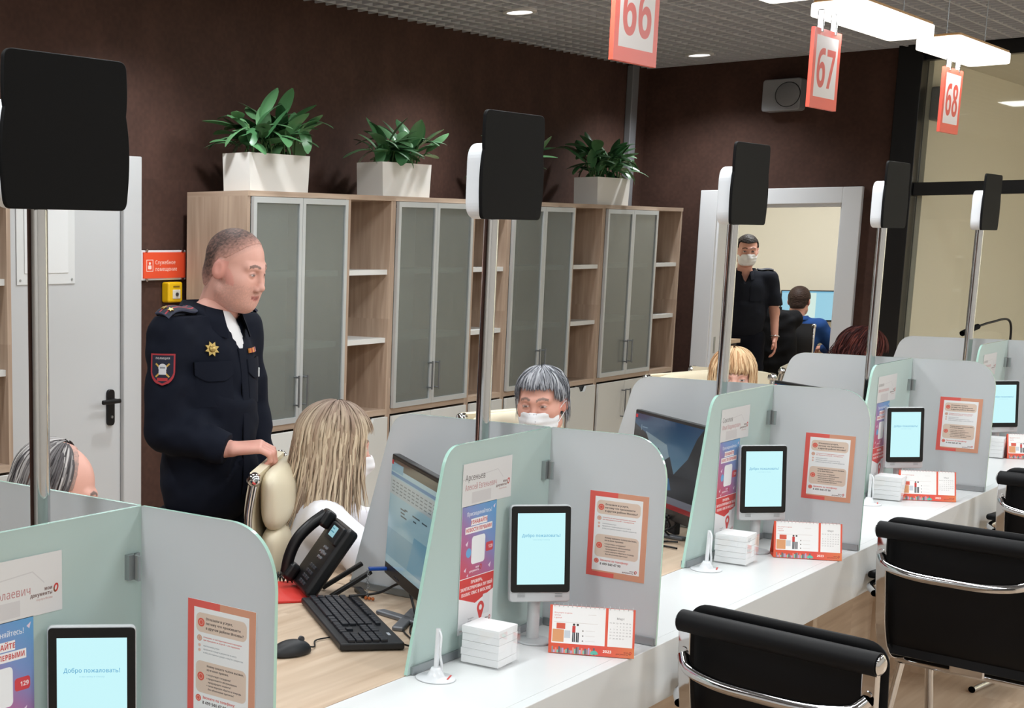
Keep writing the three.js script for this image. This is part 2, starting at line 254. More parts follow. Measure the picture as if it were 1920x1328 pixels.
// number signs hung over the stations
function numberTex(n) { return canvasTex(256, 256, (g, w, h) => { g.fillStyle = '#e2543f'; g.fillRect(0, 0, w, h); g.fillStyle = '#d9d4d4'; g.fillRect(26, 22, w - 52, h - 58); g.fillStyle = '#cf4a3c'; g.font = 'bold 176px sans-serif'; g.textAlign = 'center'; g.textBaseline = 'middle'; g.save(); g.translate(w / 2, h / 2 - 6); g.scale(0.92, 1); g.fillText(String(n), 0, 4); g.restore(); }); }
function numberSign(n, x, label, y = 2.15) {
  const t = thing('number_sign', label, 'sign', [x, y, -1.785], 0);
  const map = numberTex(n), red = M(0xe5523f, { roughness: 0.35 }), f = new THREE.MeshPhysicalMaterial({ map, roughness: 0.3 });
  part(t, 'board', box(0.265, 0.26, 0.012), [red, red, red, red, f, f], [0, 0.13, 0]);
  for (const dx of [-0.065, 0.065]) { part(t, 'clip', rbox(0.014, 0.075, 0.02, 0.003), chrome, [dx, 0.285, 0]); }
}
numberSign(66, 3.835, 'red framed sign 66, largest, cut by the top edge', 2.175); numberSign(67, 5.305, 'red framed sign 67 hung under the large pendant panel');
numberSign(68, 6.83, 'red framed sign 68 before the glazed room'); numberSign(69, 8.42, 'red framed sign of which only a sliver shows at the right edge');

// ---------- wall fittings ----------
{
  const t = thing('service_sign', 'red rectangular wall sign with white frame beside the service door', 'sign', [5.25, 1.515, ZW + 0.012]);
  part(t, 'backing', rbox(0.325, 0.145, 0.008, 0.003), M(0xdadbe0, { roughness: 0.3 }), [0, 0.0725, 0]);
  const map = canvasTex(512, 224, (g, w, h) => { g.fillStyle = '#e8512f'; g.fillRect(0, 0, w, h); g.strokeStyle = '#f4dcd4'; g.lineWidth = 6; g.strokeRect(36, 66, 76, 96); g.fillStyle = '#f4dcd4'; g.beginPath(); g.arc(74, 96, 12, 0, 7); g.fill(); rr(g, 54, 112, 40, 34, 8); g.font = '48px sans-serif'; g.fillText('Служебное', 138, 104); g.fillText('помещение', 138, 162); });
  faceCard(t, 'plate', 0.305, 0.125, 0.006, map, M(0xe8512f), [0, 0.0725, 0.0068]);
  for (const x of [-0.13, 0.13]) for (const y of [0.002, 0.143]) part(t, 'stud', moved(cyl(0.008, 0.022, 0.008, 14), 0, 0, 0, Math.PI / 2), chrome, [x, y, 0.002]);
  const c = thing('call_point', 'yellow manual fire call point on the brown wall below the red sign', 'alarm', [5.3, 1.405, ZW]);
  part(c, 'housing', rbox(0.105, 0.1, 0.05, 0.01, 3), M(0xe8b90e, { roughness: 0.35 }), [0, 0.05, 0.025]);
  part(c, 'plate', rbox(0.055, 0.045, 0.006, 0.003), M(0xd9d6c8), [0.004, 0.04, 0.051]);
  part(c, 'button', moved(cyl(0.009, 0.006, 0.009, 16), 0, 0, 0, Math.PI / 2), M(0x333333), [0.004, 0.04, 0.056]);
  part(c, 'print', box(0.045, 0.008, 0.002), M(0x8a6a08), [0.004, 0.078, 0.0505]);
  const s = thing('loudspeaker', 'light grey wall loudspeaker left of the hanging sign 67', 'loudspeaker', [XW, 2.6, -3.79], -Math.PI / 2);
  const sh = ext(rrect(0.24, 0.2, 0.015), 0.1, 0.008, 3); part(s, 'housing', sh, M(0x85868a, { roughness: 0.5 }), [0, 0.1, 0.008]);
  part(s, 'grille', moved(lathe([[0, 0.016], [0.04, 0.015], [0.075, 0.008], [0.085, 0], [0, 0]]), 0, 0, 0, Math.PI / 2), M(0x77787c, { roughness: 0.7 }), [0.045, 0.1, 0.116]);
  const s2 = thing('loudspeaker', 'grey loudspeaker on the cream wall behind the glass, beside sign 68', 'loudspeaker', [10.8, 2.5, -2.91]);
  part(s2, 'housing', ext(rrect(0.22, 0.2, 0.015), 0.1, 0.008, 3), M(0x85868a, { roughness: 0.5 }), [0, 0.1, 0.008]);
}

// ---------- cabinets along the brown wall ----------
const CZ = -4.353, CD = 0.38, frost = M(0xc6ccc9, { transmission: 0.82, thickness: 0, roughness: 0.24, ior: 1.5 });
const doorAlu = M(0xc6cacd, { metalness: 0.5, roughness: 0.4 }), doorWhite = M(0xcfd0cd, { roughness: 0.4 }), barMetal = M(0x8c8f93, { metalness: 0.9, roughness: 0.3 });
function carcass(t, w, backMat = woodCab) {
  part(t, 'side_panel', mbox(0.022, 1.89, CD), woodCab, [0.011, 0.97, -CD / 2]); part(t, 'side_panel', mbox(0.022, 1.89, CD, 'y', 0.4), woodCab, [w - 0.011, 0.97, -CD / 2]);
  part(t, 'top', mbox(w, 0.025, CD + 0.004, 'x', w), woodCab, [w / 2, 1.9275, -CD / 2 + 0.002]); part(t, 'rail', mbox(w - 0.044, 0.03, CD, 'x', 0.7), woodCab, [w / 2, 0.785, -CD / 2]);
  part(t, 'plinth', mbox(w - 0.01, 0.06, CD - 0.03, 'x'), woodCab, [w / 2, 0.03, -CD / 2 - 0.01]); part(t, 'back_panel', mbox(w - 0.044, 1.83, 0.008, 'y', 0.2), backMat, [w / 2, 0.98, -CD + 0.006]);
  part(t, 'bottom', mbox(w - 0.044, 0.02, CD - 0.01, 'x'), woodCab, [w / 2, 0.07, -CD / 2]);
}
const handleGeo = h => merged([moved(cyl(0.005, h, 0.005, 10), 0, 0, 0.03), moved(cyl(0.0045, 0.03, 0.0045, 8), 0, h / 2 - 0.01, 0.015, Math.PI / 2), moved(cyl(0.0045, 0.03, 0.0045, 8), 0, -h / 2 + 0.01, 0.015, Math.PI / 2)]);
const hg1 = handleGeo(0.16), hg2 = handleGeo(0.2);
function glassUnit(x, w, label) {
  const t = thing('glass_cabinet', label, 'cabinet', [x, 0, CZ], 0, 'glass fronted office cabinets'); carcass(t, w, whiteMatt);
  for (const y of [1.175, 1.54]) part(t, 'shelf', box(w - 0.046, 0.028, CD - 0.06), whiteMatt, [w / 2, y, -CD / 2 - 0.01]);
  const dw = (w - 0.05) / 2, y0 = 0.802, y1 = 1.912, h = y1 - y0, hole = rrect(dw - 0.05, h - 0.056, 0.002), s = rrect(dw - 0.002, h, 0.003); s.holes.push(hole);
  for (const k of [0, 1]) {
    const cx = 0.025 + dw * (k + 0.5);
    const d = part(t, 'glass_door', ext(s, 0.018), doorAlu, [cx, (y0 + y1) / 2, 0.001]);
    part(d, 'pane', box(dw - 0.05, h - 0.056, 0.004), frost, [0, 0, 0.009]);
    part(d, 'handle', hg1, barMetal, [k ? -dw / 2 + 0.035 : dw / 2 - 0.035, -h / 2 + 0.16, 0.012]);
    const l = part(t, 'door', rbox(dw - 0.003, 0.69, 0.018, 0.002), doorWhite, [cx, 0.415, 0.01]);
    part(l, 'handle', hg2, barMetal, [k ? -dw / 2 + 0.035 : dw / 2 - 0.035, 0.19, 0.009]);
  }
}
function openUnit(x, w, label) {
  const t = thing('open_shelf_cabinet', label, 'shelf', [x, 0, CZ], 0, 'narrow open shelf units'); carcass(t, w);
  for (const y of [1.175, 1.54]) part(t, 'shelf', box(w - 0.044, 0.026, CD - 0.02), whiteMatt, [w / 2, y, -CD / 2 - 0.004]);
  const dw = w - 0.05, s = poly([[-dw / 2, -0.345], [dw / 2, -0.345], [dw / 2, 0.345], [0.055, 0.345], [0.032, 0.312], [-0.032, 0.312], [-0.055, 0.345], [-dw / 2, 0.345]]);
  part(t, 'door', ext(s, 0.018), doorWhite, [w / 2, 0.415, 0.001], null, 'white door with a cut finger grip at its top');
  part(t, 'grip_backing', box(0.14, 0.06, 0.01), black, [w / 2, 0.735, -0.008]);
}
const names = ['behind the standing officer', 'right of the first open shelves', 'behind the grey haired woman', 'nearest the doorway'];
for (let k = 0; k < 4; k++) {
  glassUnit(5.36 + k * 1.234, 0.82, `tall cabinet with frosted glass doors, ${names[k]}`);
  openUnit(6.18 + k * 1.234, 0.414, `narrow open shelf unit, ${['first from the officer', 'second from the officer, behind the pole', 'third from the officer', 'last before the end wall'][k]}`);
}
openUnit(3.45, 0.414, 'narrow open shelf unit left of the white service door, at the frame edge');
// ---------- plants on the cabinets ----------
const leafMats = [0x5d9160, 0x4a7d50, 0x74a674].map(c => M(c, { roughness: 0.32, transmission: 0.2, thickness: 0, side: THREE.DoubleSide }));
function leafGeo(len, wid, droop, curl) {
  const n = 9, m = 4, pos = [], idx = [];
  for (let s = 0; s < 2; s++) for (let i = 0; i <= n; i++) { const t = i / n, w = wid * (t < 0.14 ? 0.12 : Math.pow(Math.sin(Math.PI * Math.pow((t - 0.13) / 0.875, 0.85)), 0.6) + 0.04), a = droop * t, y = len * t * Math.cos(a * 0.6), z = len * t * Math.sin(a * 0.75); for (let j = 0; j <= m; j++) { const q = j / m * 2 - 1; pos.push(q * w, y + (s ? -0.0006 : 0.0006), z + Math.abs(q) * w * curl + (s ? -0.0008 : 0.0008)); } }
  const W = m + 1, L = W * (n + 1);
  for (let i = 0; i < n; i++) for (let j = 0; j < m; j++) { const a = i * W + j; idx.push(a, a + 1, a + W + 1, a, a + W + 1, a + W, L + a, L + a + W + 1, L + a + 1, L + a, L + a + W, L + a + W + 1); }
  const g = new THREE.BufferGeometry(); g.setAttribute('position', new THREE.Float32BufferAttribute(pos, 3)); g.setIndex(idx); g.computeVertexNormals(); return g;
}
const leaves = [leafGeo(0.165, 0.032, 0.55, 0.3), leafGeo(0.155, 0.034, 1.0, 0.22), leafGeo(0.14, 0.03, 1.5, 0.3)];
function plant(x, seed, n, label, tall) {
  const r = rng(seed), W = 0.48, D = 0.165, t = thing('potted_plant', label, 'plant', [x + W / 2, 1.9405, -4.478], 0, 'leafy plants in white troughs on the cabinets');
  const s = poly([[-W / 2 + 0.012, 0], [W / 2 - 0.012, 0], [W / 2, 0.18], [W / 2 - 0.01, 0.18], [W / 2 - 0.02, 0.03], [-W / 2 + 0.02, 0.03], [-W / 2 + 0.01, 0.18], [-W / 2, 0.18]]);
  const g = ext(s, D - 0.02); g.translate(0, 0, -D / 2 + 0.01);
  const side = poly([[-W / 2 + 0.012, 0], [W / 2 - 0.012, 0], [W / 2, 0.18], [-W / 2, 0.18]]), a = ext(side, 0.01); a.translate(0, 0, D / 2 - 0.01); const b = ext(side, 0.01); b.translate(0, 0, -D / 2);
  part(t, 'planter', merged([g, a, b]), M(0xe2dfda, { roughness: 0.45 }), null, null, 'white tapered plant trough');
  part(t, 'soil', box(W - 0.03, 0.02, D - 0.03), M(0x2a2019, { roughness: 1 }), [0, 0.15, 0]);
  for (let i = 0; i < n; i++) {
    const px = (r() - 0.5) * (W - 0.1), pz = (r() - 0.35) * (D - 0.07), stemH = 0.03 + r() * (tall - 0.1), az = r() * 7, lean = 0.25 + r() * 0.55, ex = px + Math.sin(az) * stemH * lean, ez = pz + Math.cos(az) * stemH * lean * 0.6;
    if (i % 3 === 0) part(t, 'stem', tube([[px, 0.15, pz], [(px + ex) / 2, 0.16 + stemH * 0.6, (pz + ez) / 2], [ex, 0.17 + stemH, ez]], 0.004, 6, 5), M(0x4a6b3a, { roughness: 0.7 }));
    const l = part(t, 'leaf', leaves[Math.floor(r() * 3)], leafMats[Math.floor(r() * 3)], [ex, 0.165 + stemH, ez]);
    l.rotation.order = 'YXZ'; l.rotation.set(0.1 + Math.pow(r(), 1.4) * 1.5, az + (r() - 0.5) * 1.6, (r() - 0.5) * 0.6); l.scale.setScalar(0.88 + r() * 0.36);
  }
}
plant(5.42, 11, 84, 'bushy leafy plant in a white trough, tallest, above the officer', 0.24);
plant(6.54, 12, 76, 'leafy plant in a white trough, second from the left', 0.2);
plant(7.77, 13, 56, 'leafy plant in a white trough, hidden behind the black pole display', 0.25);
plant(9.03, 14, 76, 'leafy plant in a white trough nearest the end wall', 0.24);

// ---------- counter and desks ----------
const counter = thing('counter', 'long white service counter running along all stations', 'counter', [3.9, 0, 0]);
{
  const t = counter;
  const c = M(0xe6e8e8, { roughness: 0.3 });
  part(t, 'counter_top', box(11.2, 0.03, 0.27), c, [0, CT - 0.015, -1.533]);
  part(t, 'apron', rbox(11.2, 0.149, 0.028, 0.002), c, [0, CT - 0.0745, -1.384]);
  part(t, 'back_rail', mbox(11.2, 0.1, 0.02, 'x'), woodLight, [0, CT - 0.0801, -1.65]);
}
ST.concat([9.15]).forEach((X, k) => {
  const t = thing('desk', `light wood staff desk behind the counter, bay ${['cut by the left frame edge', 'with the black phone and keyboard', 'with the mountain wallpaper monitor', 'of the blonde woman', 'of the woman with dark red hair', 'beyond the farthest screen'][k]}`, 'desk', [X - 0.7375, 0, -2.06], 0, 'light wood staff desks');
  part(t, 'desk_top', mbox(1.47, 0.025, 0.78, 'x', k * 0.37), woodLight, [0, CT - 0.0125, 0]);
  part(t, 'side_panel', mbox(0.03, 0.724, 0.46, 'y', k), woodLight, [0.72, 0.362, 0.14]);
  part(t, 'front_panel', mbox(1.43, 0.72, 0.02, 'x', k * 0.5), woodLight, [0, 0.362, 0.33]);
  part(counter, 'leg_panel', mbox(0.04, 0.719, 0.16, 'y', k * 0.3), woodLight, [X - 0.02 - 3.9, 0.3595, -1.555]);
});

// ---------- print ----------
function logo(g, x, y, s, dark = '#5a3a34') { g.save(); g.translate(x, y); g.scale(s, s); g.fillStyle = dark; g.textAlign = 'right'; g.font = 'bold 20px sans-serif'; g.fillText('мои', 0, 0); g.fillText('документы', 0, 18); g.strokeStyle = '#c8372f'; g.lineWidth = 7; g.beginPath(); g.ellipse(18, -2, 9, 14, 0.35, 0, 7); g.stroke(); g.strokeStyle = '#7b4a2a'; g.lineWidth = 7; g.beginPath(); g.ellipse(18, -2, 9, 14, 0.35, 1.2, 3.0); g.stroke(); g.fillStyle = '#b98a84'; g.font = '10px sans-serif'; g.fillText('госуслуги Москвы', 0, 34); g.restore(); }
const posterTex = canvasTex(592, 840, (g, w, h) => {
  g.fillStyle = '#d99c80'; g.fillRect(0, 0, w, h); g.fillStyle = '#e4625a'; g.fillRect(0, 0, 62, h); g.fillRect(0, 0, w * 0.48, 50); g.fillRect(0, h - 46, w * 0.48, 46);
  g.fillStyle = '#f3f3f4'; g.fillRect(56, 50, w - 112, h - 110);
  const bub = (y, hh) => { g.fillStyle = '#e3cdbd'; rr(g, 76, y, w - 152, hh, 40); };
  const dot = (x, y, r, c = '#e2604f') => { g.fillStyle = c; g.beginPath(); g.arc(x, y, r, 0, 7); g.fill(); g.strokeStyle = '#f2d0c4'; g.lineWidth = 3; g.beginPath(); g.arc(x, y, r * 0.55, 0, 7); g.stroke(); };
  bub(84, 136); dot(120, 152, 30); bub(420, 224); dot(120, 530, 30); dot(106, 262, 22, '#d8a893'); dot(106, 312, 11, '#d8a893'); dot(106, 346, 11, '#d8a893'); dot(100, 686, 24);
  g.fillStyle = '#3b2e2c'; g.font = 'bold 25px sans-serif'; ['Отказали в услуге,', 'потому что проживаете', 'в другом районе Москвы?'].forEach((s, i) => g.fillText(s, 160, 130 + i * 32));
  g.fillStyle = '#c95c55'; g.font = 'bold 14px sans-serif'; ['отказались от экстерриториального принципа', 'при обращении за услугой — это нарушение'].forEach((s, i) => g.fillText(s, 140, 256 + i * 20));
  g.fillStyle = '#6a6f78'; g.font = '14px sans-serif'; ['неисполнение услуги', 'оформление и выдача документов по месту', 'в МФЦ иностранных граждан и лиц без гражданства'].forEach((s, i) => g.fillText(s, 140, 316 + i * 24));
  g.fillStyle = '#3b2e2c'; g.font = 'bold 21px sans-serif'; ['Номер вашего талона вызван,', 'но в окне приема:'].forEach((s, i) => g.fillText(s, 172, 456 + i * 26));
  g.font = 'bold 17px sans-serif'; ['• отсутствует сотрудник?', '• продолжается обслуживание', '   предыдущего клиента?', '• талон вернули обратно в очередь', '   без объяснения причины?'].forEach((s, i) => g.fillText(s, 172, 516 + i * 25));
  g.fillStyle = '#d6584e'; g.font = 'bold 26px sans-serif'; g.fillText('Звоните по телефону:', 136, 684); g.fillStyle = '#2f2624'; g.font = 'bold 30px sans-serif'; g.fillText('8 499 940 47 90', 136, 722);
  logo(g, w - 110, 752, 1);
});
const flyerTex = canvasTex(320, 640, (g, w, h) => {
  const gr = g.createLinearGradient(w, 0, 0, 380); gr.addColorStop(0, '#5fa3d6'); gr.addColorStop(0.35, '#7f95cc'); gr.addColorStop(0.62, '#b3699a'); gr.addColorStop(1, '#d8474f'); g.fillStyle = gr; g.fillRect(0, 0, w, 360);
  g.fillStyle = '#f4f2f6'; g.font = '27px sans-serif'; g.textAlign = 'center'; g.fillText('Присоединяйтесь!', w / 2, 52);
  g.fillStyle = '#f4f0f2'; g.fillRect(84, 68, 152, 34); g.fillRect(34, 106, 252, 34); g.fillStyle = '#c8433f'; g.font = 'bold 27px sans-serif'; g.fillText('УЗНАВАЙТЕ', w / 2, 95); g.fillText('НОВОСТИ ПЕРВЫМИ', w / 2, 132, 240);
  g.fillStyle = '#f4f4f6'; rr(g, 98, 158, 126, 140, 18);
  g.fillStyle = '#d6434b'; rr(g, 232, 206, 70, 46, 12); g.fillStyle = '#f6e8ea'; g.font = 'bold 24px sans-serif'; g.fillText('♥ 129', 268, 238, 60); g.fillStyle = '#6fa8da'; g.beginPath(); g.arc(72, 236, 24, 0, 7); g.fill();
  g.fillStyle = '#e9d5e6'; for (const [x, y, s] of [[40, 190, 16], [34, 320, 14], [262, 326, 16], [288, 30, 13], [60, 350, 10]]) { g.beginPath(); g.moveTo(x, y); g.lineTo(x + s * 1.6, y - s); g.lineTo(x + s, y + s * 0.8); g.fill(); }
  g.textAlign = 'left'; logo(g, 176, 322, 0.8, '#f3e4ea');
  g.fillStyle = '#f1f0f2'; g.fillRect(0, 360, w, 280); g.fillStyle = '#d8423f'; g.beginPath(); g.moveTo(0, 364); g.lineTo(w, 364); g.lineTo(w, 452); g.lineTo(150, 500); g.lineTo(0, 456); g.fill();
  g.fillStyle = '#fbf3f3'; g.textAlign = 'center'; g.font = 'bold 24px sans-serif'; ['ПРОВЕРЬ,', 'ЗАРЕГИСТРИРОВАН ЛИ ТВОЙ', 'ПОЛИС ОМС В МОСКВЕ!'].forEach((s, i) => g.fillText(s, w / 2, 396 + i * 28, 300));
  g.fillStyle = '#e7e6e9'; rr(g, 224, 468, 66, 104, 8); g.fillStyle = '#dc4a47'; g.beginPath(); g.arc(206, 534, 34, Math.PI, 0); g.lineTo(206, 610); g.fill(); g.fillStyle = '#f4eeee'; g.beginPath(); g.arc(206, 532, 14, 0, 7); g.fill();
  g.textAlign = 'left'; g.fillStyle = '#7c7c82'; g.font = '11px sans-serif'; ['Проверить', 'онлайн', 'на сайте'].forEach((s, i) => g.fillText(s, 88, 576 + i * 13)); g.fillStyle = '#b9504c'; g.font = '12px sans-serif'; g.fillText('полис обязательного страхования', 14, 626); logo(g, 282, 600, 0.7);
});
function cardTex(a, b) { return canvasTex(512, 228, (g, w, h) => { g.fillStyle = '#dfdede'; g.fillRect(0, 0, w, h); g.strokeStyle = '#cfcdce'; g.lineWidth = 4; g.beginPath(); g.moveTo(0, 84); g.lineTo(360, 60); g.lineTo(420, 110); g.stroke(); g.fillStyle = '#d2cfd0'; g.fillRect(96, 156, 200, 60); g.fillStyle = '#5d5856'; g.font = '46px sans-serif'; if (b) g.fillText(a, 24, 92, 330); g.fillStyle = '#b98080'; g.font = '44px sans-serif'; if (b) g.fillText(b, 24, 142, 330); else if (a) { g.textAlign = 'right'; g.fillText(a, 352, 142); g.textAlign = 'left'; } else { g.fillStyle = '#a39f9e'; for (let i = 0; i < 6; i++) g.fillRect(26 + i * 24, 64, 15, 24); g.fillStyle = '#c9a3a3'; for (let i = 0; i < 12; i++) g.fillRect(26 + i * 24, 112, 15, 24); } logo(g, 462, 140, 1.0); }); }
const calTex = canvasTex(640, 380, (g, w, h) => {
  g.fillStyle = '#e0553a'; g.fillRect(0, 0, w, h); const gr = g.createLinearGradient(0, 0, w, 0); gr.addColorStop(0, '#d9502f'); gr.addColorStop(0.6, '#dd4a3c'); gr.addColorStop(1, '#e07a44'); g.fillStyle = gr; g.fillRect(0, 300, w, 80);
  g.fillStyle = '#f3f1f0'; g.fillRect(20, 0, 400, 300); g.fillRect(440, 0, 184, 300);
  g.fillStyle = '#c9695f'; g.font = '15px sans-serif'; ['Все услуги в одном', 'центре', 'с душой'].forEach((s, i) => g.fillText(s, 34, 62 + i * 20)); g.fillStyle = '#d8cfca'; g.fillRect(34, 130, 330, 3); g.fillRect(290, 60, 60, 3);
  g.fillStyle = '#dd9a68'; g.fillRect(26, 190, 86, 100); g.fillStyle = '#d5563e'; g.fillRect(54, 140, 66, 46); g.fillStyle = '#c9cfd6'; g.fillRect(116, 196, 44, 60);
  for (const [x, c] of [[186, '#c8342f'], [214, '#f2f2f2']]) { g.fillStyle = '#3b2a24'; g.beginPath(); g.arc(x, 146, 9, 0, 7); g.fill(); g.fillStyle = c; g.fillRect(x - 12, 156, 24, 54); g.fillStyle = '#20242c'; g.fillRect(x - 10, 208, 9, 76); g.fillRect(x + 2, 208, 9, 76); }
  for (let i = 0; i < 3; i++) { g.fillStyle = '#8a8580'; g.beginPath(); g.arc(254, 192 + i * 40, 6, 0, 7); g.fill(); g.fillStyle = '#e5e0dd'; g.fillRect(274, 188 + i * 40, 70, 5); }
  g.fillStyle = '#777071'; g.textAlign = 'center'; g.font = '24px sans-serif'; g.fillText('Март', 532, 84); g.font = '13px sans-serif'; ['Пн', 'Вт', 'Ср', 'Чт', 'Пт', 'Сб', 'Вс'].forEach((s, i) => g.fillText(s, 460 + i * 24, 116)); let d = 1; for (let r = 0; r < 5; r++) for (let c = r ? 0 : 2; c < 7 && d < 32; c++) g.fillText(String(d++), 460 + c * 24, 142 + r * 24);
  const q = ['#8f8a88', '#b9a0c9', '#e58b7c', '#7cc0a9', '#56606c']; const r = rng(3); for (let i = 0; i < 26; i++) { g.fillStyle = q[i % 5]; const x = 24 + i * 13, hh = 20 + r() * 40; g.fillRect(x, 376 - hh, 12, hh); } g.fillStyle = '#58b9a4'; g.beginPath(); g.arc(344, 370, 30, Math.PI, 0); g.fill();
  g.fillStyle = '#fdf4ee'; g.font = 'bold 30px sans-serif'; g.fillText('2023', 440, 352); g.textAlign = 'left'; logo(g, 596, 344, 0.8, '#8a2f1c');
});
const helloTex = canvasTex(384, 600, (g, w, h) => { g.fillStyle = '#c3f0f5'; g.fillRect(0, 0, w, h); g.fillStyle = '#5aa0c8'; g.textAlign = 'center'; g.font = '34px sans-serif'; g.fillText('Добро пожаловать!', w / 2, 200, 340); g.fillStyle = '#a3d5e4'; g.font = '15px sans-serif'; g.fillText('я вас вижу и слышу', w / 2, 228); });
const glowScreen = (map, i) => new THREE.MeshPhysicalMaterial({ color: 0x000000, emissive: 0xffffff, emissiveMap: map, emissiveIntensity: i, roughness: 0.12 });
const helloMat = glowScreen(helloTex, 1.05);

// ---------- the stations ----------
const glassG = M(0xd3e4e1, { transmission: 0.42, thickness: 0, roughness: 0.93, ior: 1.45 }), glassW = M(0xdcdfe2, { transmission: 0.4, thickness: 0, roughness: 0.93, ior: 1.45 });
const glassEdge = M(0xb4dccf, { roughness: 0.12, clearcoat: 0.6 });
const TH = 0.008;
function screenSet(X, label) {
  const t = thing('glass_screen', label, 'screen', [X, CT, -1.668], 0, 'frosted glass station screens');
  const s1 = new THREE.Shape(); s1.moveTo(-0.619, 0.002); s1.lineTo(-0.004, 0.002); s1.lineTo(-0.004, 0.5); s1.lineTo(-0.435, 0.5); s1.quadraticCurveTo(-0.483, 0.498, -0.497, 0.45); s1.closePath();
  part(t, 'name_panel', ext(s1, TH, 0, 1, 20), [glassG, glassEdge], [0, 0, -TH / 2], null, 'greenish frosted front pane with slanted edge');
  const s2 = new THREE.Shape(); s2.moveTo(0.004, 0.002); s2.lineTo(0.298, 0.002); s2.lineTo(0.298, 0.395); s2.bezierCurveTo(0.296, 0.46, 0.26, 0.5, 0.2, 0.5); s2.lineTo(0.004, 0.5); s2.closePath();
  const g2 = ext(s2, TH, 0, 1, 20); g2.rotateY(-Math.PI / 2); part(t, 'side_panel', g2, [glassW, glassEdge], [TH / 2, 0, 0], null, 'frosted side pane with rounded upper corner');
  const s3 = new THREE.Shape(); s3.moveTo(-0.004, 0.002); s3.lineTo(-0.004, 0.5); s3.lineTo(-0.4, 0.5); s3.quadraticCurveTo(-0.452, 0.497, -0.466, 0.445); s3.lineTo(-0.582, 0.002); s3.closePath();
  const g3 = ext(s3, TH, 0, 1, 20); g3.rotateY(-Math.PI / 2); part(t, 'rear_panel', g3, [glassW, glassEdge], [TH / 2, 0, 0], null, 'frosted rear divider between two desks');
  const st = M(0x9da3a6, { roughness: 0.4, metalness: 0.5 });
  for (const dz of [-0.0075, 0.0075]) part(t, 'base_strip', box(0.59, 0.018, 0.006), st, [-0.31, 0.0105, dz]);
  for (const dx of [-0.0075, 0.0075]) { part(t, 'base_strip', box(0.006, 0.018, 0.285), st, [dx, 0.0105, 0.152]); part(t, 'base_strip', box(0.006, 0.018, 0.57), st, [dx, 0.0105, -0.292]); }
  const cs = new THREE.Shape(); cs.absarc(0, 0, 0.026, Math.PI * 0.5, Math.PI, false); cs.absarc(0, 0, 0.021, Math.PI, Math.PI * 0.5, true); const cg = ext(cs, 0.044); cg.rotateX(-Math.PI / 2); part(t, 'clamp', merged([cg.translate(0, 0, 0.03), moved(box(0.02, 0.044, 0.012), -0.024, 0.022, 0.009)]), M(0xb2b6b8, { metalness: 0.8, roughness: 0.3 }), [-0.012, 0.376, 0], null, 'curved metal corner clamp');
}
function card(name, label, category, group, x, y, z, w, h, map, turn = 0, tilt = 0) { const t = thing(name, label, category, [x, y, z], turn, group); const c = faceCard(t, 'sheet', w, h, 0.0012, map, paper, [0, h / 2, 0.0008]); t.rotation.x = tilt; return t; }
function tablet(x, label) {
  const t = thing('tablet', label, 'tablet', [x, CT, -1.6], -Math.PI / 4 + 0.02, 'welcome tablets on stands');
  const wm = M(0xc3c7c9, { roughness: 0.35 });
  part(t, 'base', lathe([[0, 0], [0.042, 0], [0.043, 0.003], [0.04, 0.006], [0.02, 0.008], [0, 0.008]]), wm); part(t, 'pole', cyl(0.0145, 0.17), M(0xd5d8d9, { roughness: 0.4 }), [0, 0.092, -0.012]);
  const b = part(t, 'housing', ext(rrect(0.139, 0.226, 0.006), 0.012, 0.003, 3), wm, [0, 0.219, 0.002], [-0.1, 0, 0]);
  part(b, 'bezel', ext(rrect(0.14, 0.204, 0.007), 0.002, 0.0008), M(0x08090b, { roughness: 0.12 }), [0, 0.0105, 0.0152]);
  part(b, 'screen', box(0.114, 0.17, 0.001), [black, black, black, black, helloMat, black], [0, 0.012, 0.0186]);
  for (const dx of [-0.045, 0.045]) part(b, 'speaker_slots', merged([0, 1, 2].map(i => moved(box(0.018, 0.0008, 0.001), dx, -0.103 + i * 0.0035, 0.0153))), M(0x777a7c));
}
function calendar(x, z, label) {
  const t = thing('desk_calendar', label, 'calendar', [x, CT, z], -Math.PI / 2 + 0.475, 'flip desk calendars');
  const back = M(0xd9563c, { roughness: 0.6 });
  faceCard(t, 'front_board', 0.19, 0.112, 0.002, calTex, back, [0, 0.054, 0.028], [-0.35, 0, 0]); part(t, 'back_board', box(0.19, 0.112, 0.002), back, [0, 0.054, -0.012], [0.35, 0, 0]); part(t, 'bottom_board', box(0.19, 0.0015, 0.07), back, [0, 0.0008, 0.008]);
  const rings = []; for (let i = 0; i < 18; i++) rings.push(moved(new THREE.TorusGeometry(0.0042, 0.0007, 5, 10), -0.085 + i * 0.01 + (i > 11 ? 0.004 : 0), 0.1075, 0.008, 0, Math.PI / 2)); part(t, 'ring_binding', merged(rings), M(0xcfd0d2, { metalness: 0.8, roughness: 0.3 }));
}
const clearPl = M(0xffffff, { transmission: 1, thickness: 0, roughness: 0.03 });
